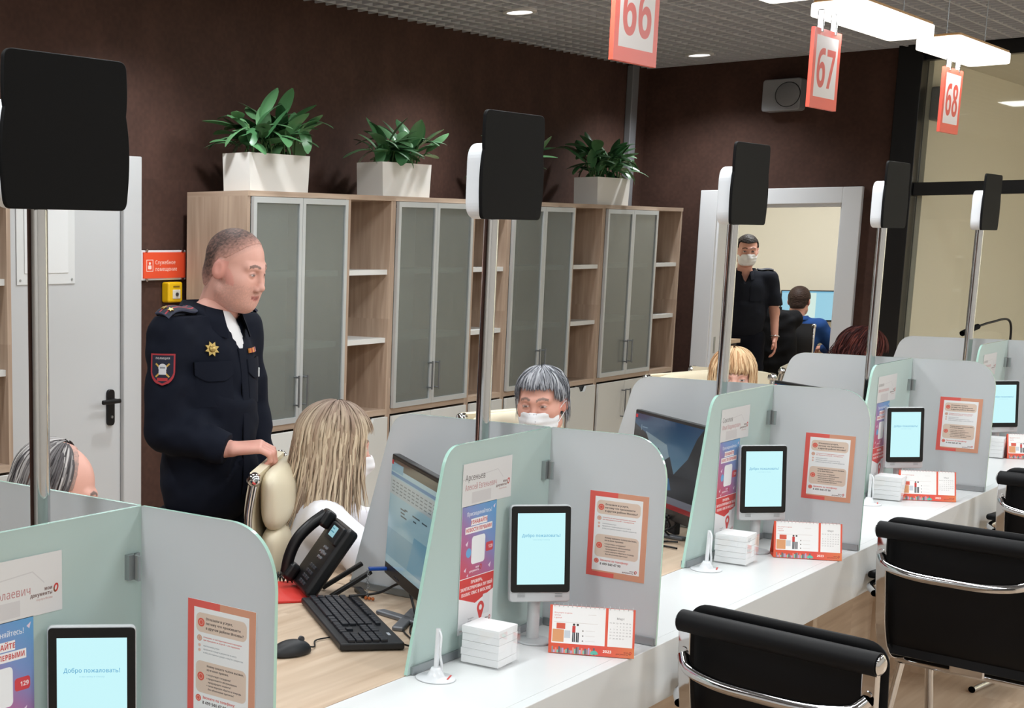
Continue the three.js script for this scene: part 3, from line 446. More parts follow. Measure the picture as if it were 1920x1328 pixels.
function noteCube(x, label, seed) {
  const r = rng(seed), t = thing('note_block', label, 'note block', [x, CT, -1.592], 0.05, 'white paper note blocks');
  part(t, 'holder', merged([moved(box(0.1, 0.003, 0.1), 0, 0.0015, 0), moved(box(0.0025, 0.085, 0.1), 0.05, 0.0425, 0), moved(box(0.0025, 0.085, 0.1), -0.05, 0.0425, 0), moved(box(0.1, 0.085, 0.0025), 0, 0.0425, -0.05), moved(box(0.034, 0.085, 0.0025), 0.033, 0.0425, 0.05), moved(box(0.034, 0.085, 0.0025), -0.033, 0.0425, 0.05)]), clearPl, null, null, 'clear plastic holder');
  for (let i = 0; i < 5; i++) part(t, 'paper_pad', box(0.09 + r() * 0.003, 0.0165, 0.09 + r() * 0.003), paper, [(r() - 0.5) * 0.002, 0.0118 + i * 0.0172, (r() - 0.5) * 0.002], [0, (r() - 0.5) * 0.02, 0]);
}
function penStand(x, label, lean = 0) {
  const t = thing('pen_stand', label, 'pen', [x, CT, -1.61], 0.3, 'white counter pens on disc stands'), w = M(0xe4e7ea, { roughness: 0.25 });
  part(t, 'base', lathe([[0, 0], [0.042, 0], [0.044, 0.002], [0.042, 0.004], [0.02, 0.007], [0.013, 0.02], [0.01, 0.026], [0, 0.026]]), w, null, null, 'round base disc');
  part(t, 'print', moved(box(0.034, 0.0004, 0.004), 0.004, 0.0062, 0.029), M(0xd04a44)); 
  part(t, 'pen', tube([[0, 0.022, 0], [0.004 + lean, 0.06, 0], [0.01 + lean * 2, 0.112, 0]], 0.0055, 12, 10), w);
  part(t, 'strap', tube([[0.01 + lean * 2, 0.11, 0.0], [0.002 + lean, 0.1, 0.008], [-0.008, 0.06, 0.01], [0.0, 0.035, 0.012], [0.012, 0.012, 0.01]], 0.0028, 24, 6), w);
}
function poleDisplay(x, label) {
  const t = thing('pole_display', label, 'display', [x, CT, -1.785], 0, 'black backed displays on chrome poles');
  part(t, 'foot', lathe([[0, 0], [0.045, 0], [0.045, 0.006], [0.02, 0.01], [0, 0.01]]), chrome); part(t, 'pole', cyl(0.0175, 1.1, 0.0175, 28), chrome, [0, 0.56, 0]);
  const s = new THREE.Shape(); s.moveTo(-0.118, -0.118); s.quadraticCurveTo(-0.13, -0.118, -0.131, -0.1); s.quadraticCurveTo(-0.142, -0.02, -0.128, 0.035); s.quadraticCurveTo(-0.133, 0.06, -0.129, 0.108); s.quadraticCurveTo(-0.128, 0.122, -0.112, 0.122);
  s.lineTo(0.112, 0.122); s.quadraticCurveTo(0.128, 0.122, 0.129, 0.108); s.quadraticCurveTo(0.133, 0.06, 0.128, 0.035); s.quadraticCurveTo(0.142, -0.02, 0.131, -0.1); s.quadraticCurveTo(0.13, -0.118, 0.118, -0.118); s.closePath();
  const dm = new THREE.MeshPhysicalMaterial({ color: 0x060607, roughness: 0.7, specularIntensity: 0.35 });
  part(t, 'black_plate', ext(s, 0.006, 0.0015, 2, 16).scale(1.07, 1.03, 1), dm, [0.045, 1.126, 0.022]);
  const w = ext(rrect(0.262, 0.168, 0.04), 0.032, 0.004, 3, 10); part(t, 'white_housing', w, M(0xdfe3e8, { roughness: 0.35 }), [0.045, 1.092, -0.017]);
}
function monitor(X, screenMat, label, a = [-0.045, -2.09], b = [-0.37, -1.725], top = 1.146) {
  const W = Math.hypot(b[0] - a[0], b[1] - a[1]), H = 0.325, cx = (a[0] + b[0]) / 2 + X, cz = (a[1] + b[1]) / 2; const dx = (b[0] - a[0]) / W, dz = (b[1] - a[1]) / W;   // right to left seen from the user: screen faces the staff
  const t = thing('monitor', label, 'monitor', [cx, CT, cz], Math.atan2(-dz, dx), 'staff monitors');
  const yc = top - CT - H / 2;
  const h = part(t, 'housing', rbox(W, H, 0.022, 0.004), M(0x0c0c0e, { roughness: 0.4 }), [0, yc, 0], [-0.04, 0, 0]);
  part(h, 'screen', box(W - 0.014, H - 0.045, 0.001), [black, black, black, black, screenMat, black], [0, 0.012, 0.0115]);
  part(h, 'sticker', box(0.014, 0.011, 0.001), M(0xd0333c), [-W / 2 + 0.016, H / 2 - 0.02, 0.0122]);
  part(h, 'buttons', merged([0, 1, 2, 3].map(i => moved(box(0.008, 0.004, 0.001), -W / 2 + 0.1 + i * 0.014, -H / 2 + 0.012, 0.0115))), M(0x2b2f3d));
  part(t, 'neck', rbox(0.05, yc, 0.02, 0.004), M(0x1c1c1f, { roughness: 0.5 }), [0, yc / 2 + 0.006, -0.035]); part(t, 'base', merged([moved(rbox(0.2, 0.012, 0.03, 0.005), 0, 0.006, 0.02, 0, 0.5), moved(rbox(0.2, 0.012, 0.03, 0.005), 0, 0.006, 0.02, 0, -0.5)]), M(0x77797e, { roughness: 0.4, metalness: 0.4 }));
}
const deskTex = canvasTex(512, 320, (g, w, h) => { g.fillStyle = '#9cc0cc'; g.fillRect(0, 0, w, h); g.fillStyle = '#15181c'; g.fillRect(0, 0, w, 26); g.fillStyle = '#6fa5bd'; g.fillRect(0, 10, 120, 26); g.fillStyle = '#3f7fae'; g.fillRect(0, 40, w, 10); g.fillStyle = '#aebcc0'; g.fillRect(0, 54, w, 52); g.fillStyle = '#5d6f7a'; for (let r = 0; r < 4; r++) for (let i = 0; i < 12; i++) g.fillRect(20 + i * 40, 64 + r * 10, 26, 3); g.fillStyle = '#41515a'; for (const [x, y, n] of [[120, 132, 50], [124, 142, 40], [160, 128, 30], [126, 152, 60], [240, 130, 70], [330, 132, 50], [250, 144, 30]]) g.fillRect(x, y, n, 4); g.fillStyle = '#86acbb'; g.fillRect(0, 210, w, 110); g.fillStyle = '#74a6bd'; g.beginPath(); g.moveTo(210, 320); g.lineTo(270, 190); g.lineTo(400, 190); g.lineTo(420, 320); g.fill(); g.fillStyle = '#a8c6cf'; g.fillRect(0, 296, w, 24); });
const wallTex = canvasTex(512, 320, (g, w, h) => { const gr = g.createLinearGradient(0, 0, 0, 200); gr.addColorStop(0, '#123e63'); gr.addColorStop(1, '#5f8498'); g.fillStyle = gr; g.fillRect(0, 0, w, h); g.fillStyle = '#8198a3'; g.beginPath(); g.moveTo(90, 60); g.lineTo(260, 90); g.lineTo(300, 160); g.lineTo(140, 150); g.fill(); g.fillStyle = '#161a1e'; g.beginPath(); g.moveTo(0, 40); g.lineTo(100, 70); g.lineTo(150, 130); g.lineTo(200, 110); g.lineTo(250, 150); g.lineTo(290, 130); g.lineTo(330, 190); g.lineTo(420, 120); g.lineTo(470, 40); g.lineTo(512, 0); g.lineTo(512, 320); g.lineTo(0, 320); g.fill(); g.fillStyle = '#0b0d11'; g.fillRect(0, 190, w, 130); g.fillStyle = '#1c5f8a'; g.beginPath(); g.moveTo(150, 240); g.lineTo(220, 200); g.lineTo(300, 210); g.lineTo(320, 250); g.lineTo(220, 270); g.fill(); g.fillStyle = '#6d6e78'; g.fillRect(0, 276, w, 26); g.fillStyle = '#8a1f22'; g.fillRect(0, 302, w, 18); g.fillStyle = '#7d99ab'; g.fillRect(52, 40, 5, 22); g.fillRect(62, 46, 40, 4); });
const screenDesk = glowScreen(deskTex, 0.5), screenWall = glowScreen(wallTex, 0.6);
const who = ['nearest station', 'second station', 'third station', 'fourth station', 'farthest station'];
const cardNames = [['Николаевич', ''], ['Арсеньев', 'Алексей Евгеньевич'], ['Соколов', 'Илья Владимирович'], ['', ''], ['', '']].map(a => cardTex(...a));
const tabX = [-0.19, -0.165, -0.235, -0.285, -0.32], calX = [-0.15, -0.144, -0.195, -0.325, -0.345], noteX = [-0.39, -0.392, -0.42, -0.41, -0.405];
ST.forEach((X, k) => {
  screenSet(X, `frosted glass desk screen with rounded corners, ${who[k]}`);
  const p = card('poster', `coral framed information poster on the side pane, ${who[k]}`, 'poster', 'coral framed posters on the glass', X - 0.0045, CT + 0.148, -1.48, 0.147, 0.209, posterTex, -Math.PI / 2);
  card('name_card', `white printed name card on the front pane, ${who[k]}`, 'card', 'name cards on the glass', X - 0.307, CT + 0.353, -1.663, 0.22, 0.1, cardNames[k]);
  card('flyer', `blue to red printed flyer under the name card, ${who[k]}`, 'flyer', 'flyers on the glass', X - 0.338, CT + 0.052, -1.663, 0.153, 0.302, flyerTex);
  tablet(X + tabX[k], `tablet with pale blue welcome screen on a stand, ${who[k]}`);
  if (k) { calendar(X + calX[k], k === 3 ? -1.495 : -1.466, `orange and white flip desk calendar, ${who[k]}`); noteCube(X + noteX[k], `block of white note paper in a clear holder, ${who[k]}`, 40 + k); }
  if (k && k < 4) penStand(X - 0.588, `white counter pen on a round disc stand, ${who[k]}`, k === 2 ? 0.012 : 0);
  poleDisplay([1.645, 3.125, 4.61, 6.085, 7.49][k], `black backed display on a chrome pole, ${['largest, at the left frame edge', 'in front of the cabinets', 'in front of the doorway', 'in front of the black column', 'farthest right, before the glazed room'][k]}`);
});
monitor(ST[1], screenDesk, 'black monitor with a pale document on screen, beside the phone');
monitor(ST[2], screenWall, 'black monitor with a dark mountain lake wallpaper', [-0.035, -2.095], [-0.345, -1.73], 1.14);
monitor(ST[3], screenWall, 'black monitor whose top edge shows beside the fourth screen', [-0.2, -2.11], [-0.5, -1.74], 1.147);
// ---------- things on the desk with the phone ----------
const KB = Math.atan2(-0.75, -0.66);
{
  const t = thing('keyboard', 'black full size keyboard lying askew on the wood desk', 'keyboard', [2.892, CT, -2.0], KB), bk = M(0x17181c, { roughness: 0.5 }), kk = M(0x202229, { roughness: 0.45 });
  part(t, 'case', rbox(0.45, 0.018, 0.155, 0.005, 3), bk, [0, 0.0115, 0]); part(t, 'logo', box(0.022, 0.0006, 0.007), M(0xb0b4bc), [0.15, 0.0209, -0.058]);
  const rows = { function_keys: [], letter_keys: [], numeric_keys: [] }, key = (n, x, z, w = 0.0165, d = 0.0165) => rows[n].push(moved(rbox(w, 0.008, d, 0.002, 1), x, 0.0235, z));
  for (let i = 0; i < 13; i++) key('function_keys', -0.208 + i * 0.0205 + (i ? 0.008 : 0) + (i > 4 ? 0.008 : 0) + (i > 8 ? 0.008 : 0), -0.054, 0.0165, 0.012);
  for (let r = 0; r < 4; r++) for (let i = 0; i < 15; i++) key('letter_keys', -0.208 + i * 0.0193 + r * 0.002 * (i % 14 ? 1 : 0), -0.03 + r * 0.0195);
  for (const [x, w] of [[-0.203, 0.026], [-0.174, 0.022], [-0.147, 0.022], [-0.072, 0.118], [0.008, 0.022], [0.036, 0.022], [0.066, 0.026]]) key('letter_keys', x, 0.049, w);
  for (let r = 0; r < 2; r++) for (let i = 0; i < 3; i++) key('numeric_keys', 0.092 + i * 0.0193, -0.03 + r * 0.0195); for (let i = 0; i < 3; i++) key('numeric_keys', 0.092 + i * 0.0193, 0.049); key('numeric_keys', 0.111, 0.029);
  for (let r = 0; r < 5; r++) for (let i = 0; i < 4; i++) key('numeric_keys', 0.155 + i * 0.0183, -0.03 + r * 0.0195);
  for (const n in rows) part(t, n, merged(rows[n]), kk);
  part(t, 'feet', merged([moved(box(0.03, 0.006, 0.006), -0.18, 0.003, -0.06), moved(box(0.03, 0.006, 0.006), 0.18, 0.003, -0.06), moved(box(0.03, 0.006, 0.006), -0.18, 0.003, 0.06), moved(box(0.03, 0.006, 0.006), 0.18, 0.003, 0.06)]), blackSoft);
  part(t, 'cable', tube([[0.21, 0.012, -0.076], [0.2, 0.004, -0.1], [0.15, 0.004, -0.115], [0.06, 0.004, -0.12], [0.0, 0.004, -0.15], [0.05, 0.004, -0.18], [0.12, 0.004, -0.15], [0.1, 0.004, -0.13], [-0.02, 0.004, -0.17], [-0.06, 0.004, -0.2]], 0.0023, 80, 6), black);
  const m = thing('mouse', 'black computer mouse at the edge of the nearest glass screen', 'mouse', [2.592, CT, -1.955], KB + 0.5);
  const f = new Field(0.02).ell([0, 0.008, 0], [0.031, 0.03, 0.056]).fn((x, y, z) => 0 - y, 0.004, -1); const mg = surfaceNet((x, y, z) => Math.max(new Field().ell([0, 0.006, 0], [0.031, 0.03, 0.056]).at(x, y, z), 0.001 - y), [-0.04, -0.006, -0.065], [0.04, 0.045, 0.065], 0.005); part(m, 'body', mg, bk); part(m, 'wheel', moved(cyl(0.008, 0.006, 0.008, 14), 0, 0.032, -0.03, 0, 0, Math.PI / 2), M(0x3a3c42));
  part(m, 'cable', tube([[0, 0.01, -0.055], [-0.01, 0.004, -0.08], [-0.05, 0.004, -0.12], [-0.04, 0.004, -0.19], [0.02, 0.004, -0.24]], 0.002, 40, 6), black);
}
{ // phone, raised on its rear strut
  const t = thing('desk_phone', 'black desk phone tilted up on its stand, with handset and small lit screen', 'phone', [3.125, CT, -2.235], KB), bk = M(0x0f0f12, { roughness: 0.42 }), A = 0.98, c = Math.cos(A), s = Math.sin(A);
  const at = (x, y, z) => [x, 0.02 + (0.1 - z) * s + y * c, (z - 0.1) * c + y * s + 0.07];      // point on the tilted body: y out of its face, z towards the user
  const b = part(t, 'body', rbox(0.19, 0.036, 0.215, 0.012, 3), bk, at(0, 0, 0), [A, 0, 0]);
  part(b, 'display_hood', rbox(0.115, 0.018, 0.055, 0.006), bk, [0.03, 0.02, -0.072]);
  part(b, 'display', box(0.05, 0.001, 0.03), glowScreen(canvasTex(64, 40, (g, w, h) => { g.fillStyle = '#a5d8e2'; g.fillRect(0, 0, w, h); g.fillStyle = '#5c9ab0'; g.fillRect(6, 8, 30, 4); g.fillRect(6, 20, 44, 4); }), 0.8), [0.03, 0.0296, -0.075]);
  const k1 = [], k2 = []; for (let r = 0; r < 4; r++) for (let i = 0; i < 3; i++) k1.push(moved(rbox(0.015, 0.006, 0.01, 0.002, 1), 0.005 + i * 0.022, 0.02, 0.034 + r * 0.017)); for (let i = 0; i < 6; i++) k2.push(moved(cyl(0.005, 0.006, 0.004, 12), 0.027 + Math.cos(i * 1.047) * 0.022, 0.02, -0.012 + Math.sin(i * 1.047) * 0.018)); k2.push(moved(cyl(0.007, 0.006, 0.006, 12), 0.027, 0.02, -0.012));
  part(b, 'number_keys', merged(k1), M(0x34363c, { roughness: 0.35 })); part(b, 'round_keys', merged(k2), M(0x8e9096, { roughness: 0.25, metalness: 0.4 }));
  part(t, 'handset', merged([tube([at(-0.068, 0.045, 0.095), at(-0.066, 0.064, 0.05), at(-0.066, 0.072, 0), at(-0.066, 0.064, -0.05), at(-0.068, 0.045, -0.1)], 0.0165, 24, 12), moved(rbox(0.05, 0.034, 0.052, 0.012, 3), 0, 0, 0, A).translate(...at(-0.066, 0.036, 0.085)), moved(rbox(0.05, 0.036, 0.052, 0.012, 3), 0, 0, 0, A).translate(...at(-0.066, 0.036, -0.09))]), M(0x0c0c0f, { roughness: 0.38 }));
  part(t, 'stand', merged([moved(rbox(0.09, 0.012, 0.02, 0.003), 0, 0, 0).translate(0.01, 0.006, -0.09), moved(rbox(0.014, 0.012, 0.13, 0.003), 0, 0, 0, 0.55).translate(-0.05, 0.04, -0.05), moved(rbox(0.014, 0.012, 0.13, 0.003), 0, 0, 0, 0.55).translate(0.05, 0.04, -0.05)]), bk);
  const coil = []; for (let i = 0; i <= 90; i++) { const a = i / 90, q = i * 0.9; coil.push([-0.1 - a * 0.1 + Math.cos(q) * 0.006, 0.012 + Math.sin(q) * 0.006 + 0.004, 0.07 + Math.sin(a * 3) * 0.05]); } part(t, 'coiled_cord', tube(coil, 0.0024, 260, 5), black);
  const f = thing('red_folder', 'red flat folder lying on the desk behind the phone', 'folder', [2.985, CT, -2.375], KB + 0.1); part(f, 'cover', rbox(0.22, 0.008, 0.31, 0.003), M(0xd8372f, { roughness: 0.5 }), [0, 0.004, 0]); part(f, 'spine', rbox(0.222, 0.009, 0.012, 0.003), M(0xb52a25, { roughness: 0.5 }), [0, 0.0045, -0.153]);
  const u = thing('usb_stick', 'blue USB stick with a key chain plugged into the monitor edge', 'USB stick', [3.175, CT + 0.087, -2.117], KB + 1.57);
  part(u, 'body', rbox(0.05, 0.009, 0.017, 0.003), M(0x1b4fa8, { roughness: 0.3 }), [0, 0, 0.02]); part(u, 'plug', box(0.016, 0.005, 0.012), alu, [0.032, 0, 0.02]);
  const ch = []; for (let i = 0; i < 14; i++) ch.push(moved(new THREE.TorusGeometry(0.0035, 0.0008, 5, 10), -0.026 + Math.sin(i) * 0.001, -0.004 - i * 0.0055, 0.02, 0, i % 2 ? 1.57 : 0)); part(u, 'chain', merged(ch), alu); part(u, 'beads', merged([0, 1, 2].map(i => moved(new THREE.SphereGeometry(0.005, 10, 8), -0.03 + i * 0.008, -0.08, 0.02 + i * 0.006))), M(0xb5622c, { roughness: 0.4 }));
  const cab = thing('monitor_cable', 'black cable running from the phone to the monitor foot', 'cable', [3.1, CT, -2.1]); part(cab, 'lead', tube([[0.03, 0.005, -0.07], [0.07, 0.02, 0.0], [0.08, 0.05, 0.05], [0.02, 0.06, 0.12], [-0.06, 0.01, 0.2]], 0.0035, 40, 7), black);
  const cb2 = thing('cable_bundle', 'tangled black cables under the mountain wallpaper monitor', 'cable', [4.46, CT, -1.9]); const r = rng(77); for (let i = 0; i < 6; i++) part(cb2, 'lead', tube([[-0.02 + r() * 0.06, 0.09 - r() * 0.02, 0.02], [-0.1 + r() * 0.16, 0.03 + r() * 0.04, 0.05 * r()], [-0.12 + r() * 0.2, 0.006, -0.06 + r() * 0.1], [-0.2 + r() * 0.3, 0.006, 0.05 + r() * 0.1]], 0.0032, 30, 6), black);
  const cb3 = thing('floor_cable', 'black cable curving over the desk edge beside the third screen', 'cable', [4.0, CT, -1.72]); part(cb3, 'lead', tube([[-0.16, 0.004, 0.02], [-0.06, 0.008, -0.01], [0.06, 0.012, 0.0], [0.16, 0.008, -0.06]], 0.0045, 30, 7), black);
}

// ---------- chairs ----------
function ribbon(path, thick, width) {        // path in (z, y); a bent bar extruded along x
  const c = new THREE.CatmullRomCurve3(path.map(p => V(p[0], p[1], 0)), false, 'centripetal'), n = 40, L = [], R = [];
  for (let i = 0; i <= n; i++) { const p = c.getPoint(i / n), t = c.getTangent(i / n); L.push([p.x - t.y * thick / 2, p.y + t.x * thick / 2]); R.push([p.x + t.y * thick / 2, p.y - t.x * thick / 2]); }
  const g = ext(poly(L.concat(R.reverse())), width, Math.min(thick, width) * 0.18, 2); g.translate(0, 0, -width / 2); g.rotateY(-Math.PI / 2); return g;
}
function sling(path, thick, width, r) {       // a padded sheet following a path in (z, y), its upper corners rounded
  const c = new THREE.CatmullRomCurve3(path.map(p => V(0, p[1], p[0])), false, 'centripetal'), n = 36, m = 12, L = c.getLength(), pos = [], idx = [];
  for (let s = 0; s < 2; s++) for (let i = 0; i <= n; i++) { const u = Math.pow(i / n, 1.5), p = c.getPointAt(u), t = c.getTangentAt(u), d = Math.min(r, u * L), w = width / 2 - r + Math.sqrt(Math.max(0, r * r - (r - d) ** 2)); for (let j = 0; j <= m; j++) { const q = j / m * 2 - 1, e = (s ? -1 : 1) * thick / 2 * Math.sqrt(Math.max(0.05, 1 - Math.pow(Math.abs(q), 10))) * (u * L < 0.012 ? Math.sqrt(u * L / 0.012 + 0.05) : 1); pos.push(q * w, p.y + t.z * e, p.z - t.y * e); } }
  const W = m + 1, T = W * (n + 1), q4 = (a, b, c, d) => idx.push(a, b, c, a, c, d); for (let i = 0; i < n; i++) for (let j = 0; j < m; j++) { const a = i * W + j; q4(a, a + W, a + W + 1, a + 1); q4(T + a, T + a + 1, T + a + W + 1, T + a + W); }
  const rim = []; for (let j = 0; j < m; j++) rim.push([j, j + 1]); for (let i = 0; i < n; i++) rim.push([i * W + m, (i + 1) * W + m]); for (let j = m; j > 0; j--) rim.push([n * W + j, n * W + j - 1]); for (let i = n; i > 0; i--) rim.push([i * W, (i - 1) * W]); for (const [a, b] of rim) q4(a, b, T + b, T + a);
  const g = new THREE.BufferGeometry(); g.setAttribute('position', new THREE.Float32BufferAttribute(pos, 3)); g.setIndex(idx); g.computeVertexNormals(); return g;
}
const slingMat = M(0x08080b, { roughness: 0.55, specularIntensity: 0.5 });
function visitorChair(x, z, turn, label) {
  const t = thing('visitor_chair', label, 'chair', [x, 0, z], turn, 'black and chrome visitor chairs');
  const side = [[-0.262, 0.85], [-0.255, 0.74], [-0.235, 0.62], [-0.215, 0.52], [-0.17, 0.44], [-0.08, 0.415], [0.1, 0.43], [0.24, 0.44]];
  part(t, 'backrest', sling([[-0.228, 0.878], [-0.222, 0.8], [-0.212, 0.7], [-0.196, 0.6], [-0.178, 0.5], [-0.155, 0.46]], 0.02, 0.455, 0.05), slingMat);
  part(t, 'seat', ribbon([[-0.165, 0.455], [-0.1, 0.44], [0.05, 0.45], [0.2, 0.455], [0.255, 0.43]], 0.03, 0.45), slingMat);
  part(t, 'top_roll', moved(cyl(0.026, 0.45, 0.026, 24), 0, 0.838, -0.262, 0, 0, Math.PI / 2), slingMat, null, null, 'black padded roll along the top');
  for (const s of [-1, 1]) {
    part(t, 'end_cap', moved(lathe([[0, 0.008], [0.014, 0.008], [0.022, 0.003], [0.023, 0], [0, 0]], 24), 0, 0, 0, 0, 0, -s * Math.PI / 2), chrome, [s * 0.2255, 0.838, -0.262]);
    const f = part(t, 'side_frame', ribbon(side, 0.014, 0.026), chrome, [s * 0.21, 0, -0.003]);
    part(f, 'screw', moved(cyl(0.008, 0.006, 0.006, 14), 0, 0.772, -0.268, Math.PI / 2), chrome);
    part(t, 'leg', tube([[s * 0.235, 0.435, 0.2], [s * 0.24, 0.3, 0.24], [s * 0.245, 0.06, 0.28], [s * 0.245, 0.014, 0.22], [s * 0.245, 0.014, 0.05], [s * 0.245, 0.014, -0.26]], 0.013, 40, 10), chrome);
    part(t, 'leg', tube([[s * 0.205, 0.385, -0.07], [s * 0.225, 0.2, -0.09], [s * 0.24, 0.026, -0.1]], 0.012, 16, 10), chrome);
    const a = part(t, 'armrest_frame', tube([[s * 0.22, 0.45, 0.16], [s * 0.275, 0.56, 0.16], [s * 0.285, 0.632, 0.12], [s * 0.285, 0.64, -0.02], [s * 0.28, 0.635, -0.16], [s * 0.235, 0.63, -0.232]], 0.011, 40, 10), chrome);
    part(a, 'arm_pad', rbox(0.045, 0.024, 0.24, 0.01, 3), slingMat, [s * 0.285, 0.662, -0.01]);
  }
  part(t, 'cross_bar', tube([[-0.21, 0.76, -0.27], [-0.19, 0.738, -0.286], [-0.12, 0.722, -0.302], [0, 0.718, -0.306], [0.12, 0.722, -0.302], [0.19, 0.738, -0.286], [0.21, 0.76, -0.27]], 0.0145, 40, 12), chrome, null, null, 'bowed chrome bar across the back');
  part(t, 'stretcher', merged([moved(cyl(0.012, 0.44, 0.012, 14), 0, 0.395, -0.07, 0, 0, Math.PI / 2), moved(rbox(0.1, 0.03, 0.1, 0.006), 0, 0.41, -0.06)]), chrome);
}
visitorChair(3.425, -1.03, 1.413, 'black visitor chair with chrome frame, nearest, at the bottom edge');
visitorChair(4.9, -1.045, 1.44, 'black visitor chair with chrome frame, middle one, cut by the right frame edge');
visitorChair(6.25, -1.03, 1.44, 'black visitor chair with chrome frame, farthest, at the right frame edge');
const leather = M(0xd9ceb4, { roughness: 0.5 });
function staffChair(x, z, turn, label, top = 1.03, m = leather) {
  const t = thing('staff_chair', label, 'chair', [x, 0, z], turn, 'cream leather staff chairs'), k = top - 0.52;
  const pillow = (w, h, d) => { const f = new Field(); return surfaceNet((x, y, z) => { const q = Math.pow(Math.pow(Math.abs(x) / (w / 2), 5) + Math.pow(Math.abs(y) / (h / 2), 4), 0.22); const bulge = d * (0.55 + 0.45 * Math.max(0, 1 - q * q)); return Math.max((Math.pow(Math.pow(Math.abs(x) / (w / 2), 6) + Math.pow(Math.abs(y) / (h / 2), 5) + Math.pow(Math.abs(z) / (bulge / 2), 3), 1 / 4.5) - 1) * 0.03, -1); }, [-w / 2 - 0.012, -h / 2 - 0.012, -d / 2 - 0.012], [w / 2 + 0.012, h / 2 + 0.012, d / 2 + 0.012], 0.011); };
  part(t, 'back_shell', ribbon([[-0.235, top], [-0.25, top - 0.12], [-0.235, top - k * 0.55], [-0.2, 0.5]], 0.02, 0.47), m);
  const cg = pillow(0.47, k * 0.36, 0.105); [[0.17, -0.188, -0.04], [0.5, -0.188, 0.06], [0.83, -0.165, -0.12]].forEach(([f, z, a]) => part(t, 'back_cushion', cg, m, [0, top - k * f, z], [a, 0, 0]));
  part(t, 'seat', pillow(0.5, 0.48, 0.1), m, [0, 0.44, 0.03], [Math.PI / 2, 0, 0]);
  for (const s of [-1, 1]) {
    const f = part(t, 'side_frame', tube([[s * 0.245, top - 0.01, -0.232], [s * 0.245, top - 0.14, -0.25], [s * 0.245, top - k * 0.6, -0.235], [s * 0.245, 0.48, -0.19], [s * 0.24, 0.415, -0.05], [s * 0.235, 0.405, 0.12]], 0.012, 40, 10), chrome);
    part(f, 'end_cap', moved(lathe([[0, 0.012], [0.012, 0.01], [0.02, 0.003], [0.021, -0.02], [0, -0.02]], 20), 0, 0, 0, 0, 0, -s * Math.PI / 2), chrome, [s * 0.25, top - 0.015, -0.235]);
    const a = part(t, 'armrest_frame', tube([[s * 0.25, 0.42, 0.06], [s * 0.29, 0.5, 0.08], [s * 0.295, 0.6, 0.04], [s * 0.295, 0.625, -0.06], [s * 0.27, 0.62, -0.22]], 0.011, 30, 8), chrome); part(a, 'arm_pad', rbox(0.05, 0.024, 0.22, 0.01, 3), m, [s * 0.295, 0.642, -0.06]);
  }
  part(t, 'column', cyl(0.025, 0.3), M(0x18181a, { roughness: 0.4 }), [0, 0.24, 0.02]);
  for (let i = 0; i < 5; i++) { const a = i * 1.2566 + 0.3, l = part(t, 'base_leg', tube([[0, 0.1, 0.02], [Math.sin(a) * 0.15, 0.09, 0.02 + Math.cos(a) * 0.15], [Math.sin(a) * 0.28, 0.06, 0.02 + Math.cos(a) * 0.28]], 0.016, 10, 8), chrome); part(l, 'castor', moved(cyl(0.028, 0.03, 0.028, 16), 0, 0, 0, 0, 0, Math.PI / 2), blackSoft, [Math.sin(a) * 0.28, 0.028, 0.02 + Math.cos(a) * 0.28], [0, a, 0]); }
}
staffChair(3.55, -2.49, 0.5, 'cream leather chair with chrome frame, under the officer\'s hand');
staffChair(4.9, -2.5, -0.28, 'cream leather chair behind the grey haired woman', 1.06);
staffChair(6.5, -2.5, -0.25, 'cream leather chair behind the blonde woman with fringe', 1.1);
staffChair(7.55, -2.72, 1.25, 'empty cream leather chair turned to the right, right of the blonde woman', 1.06);
staffChair(8.63, -2.72, 0.2, 'cream leather chair of the woman with dark red hair', 1.0);
staffChair(2.3, -2.62, 0.5, 'cream leather chair of the grey haired man, hidden by the screen', 0.98);

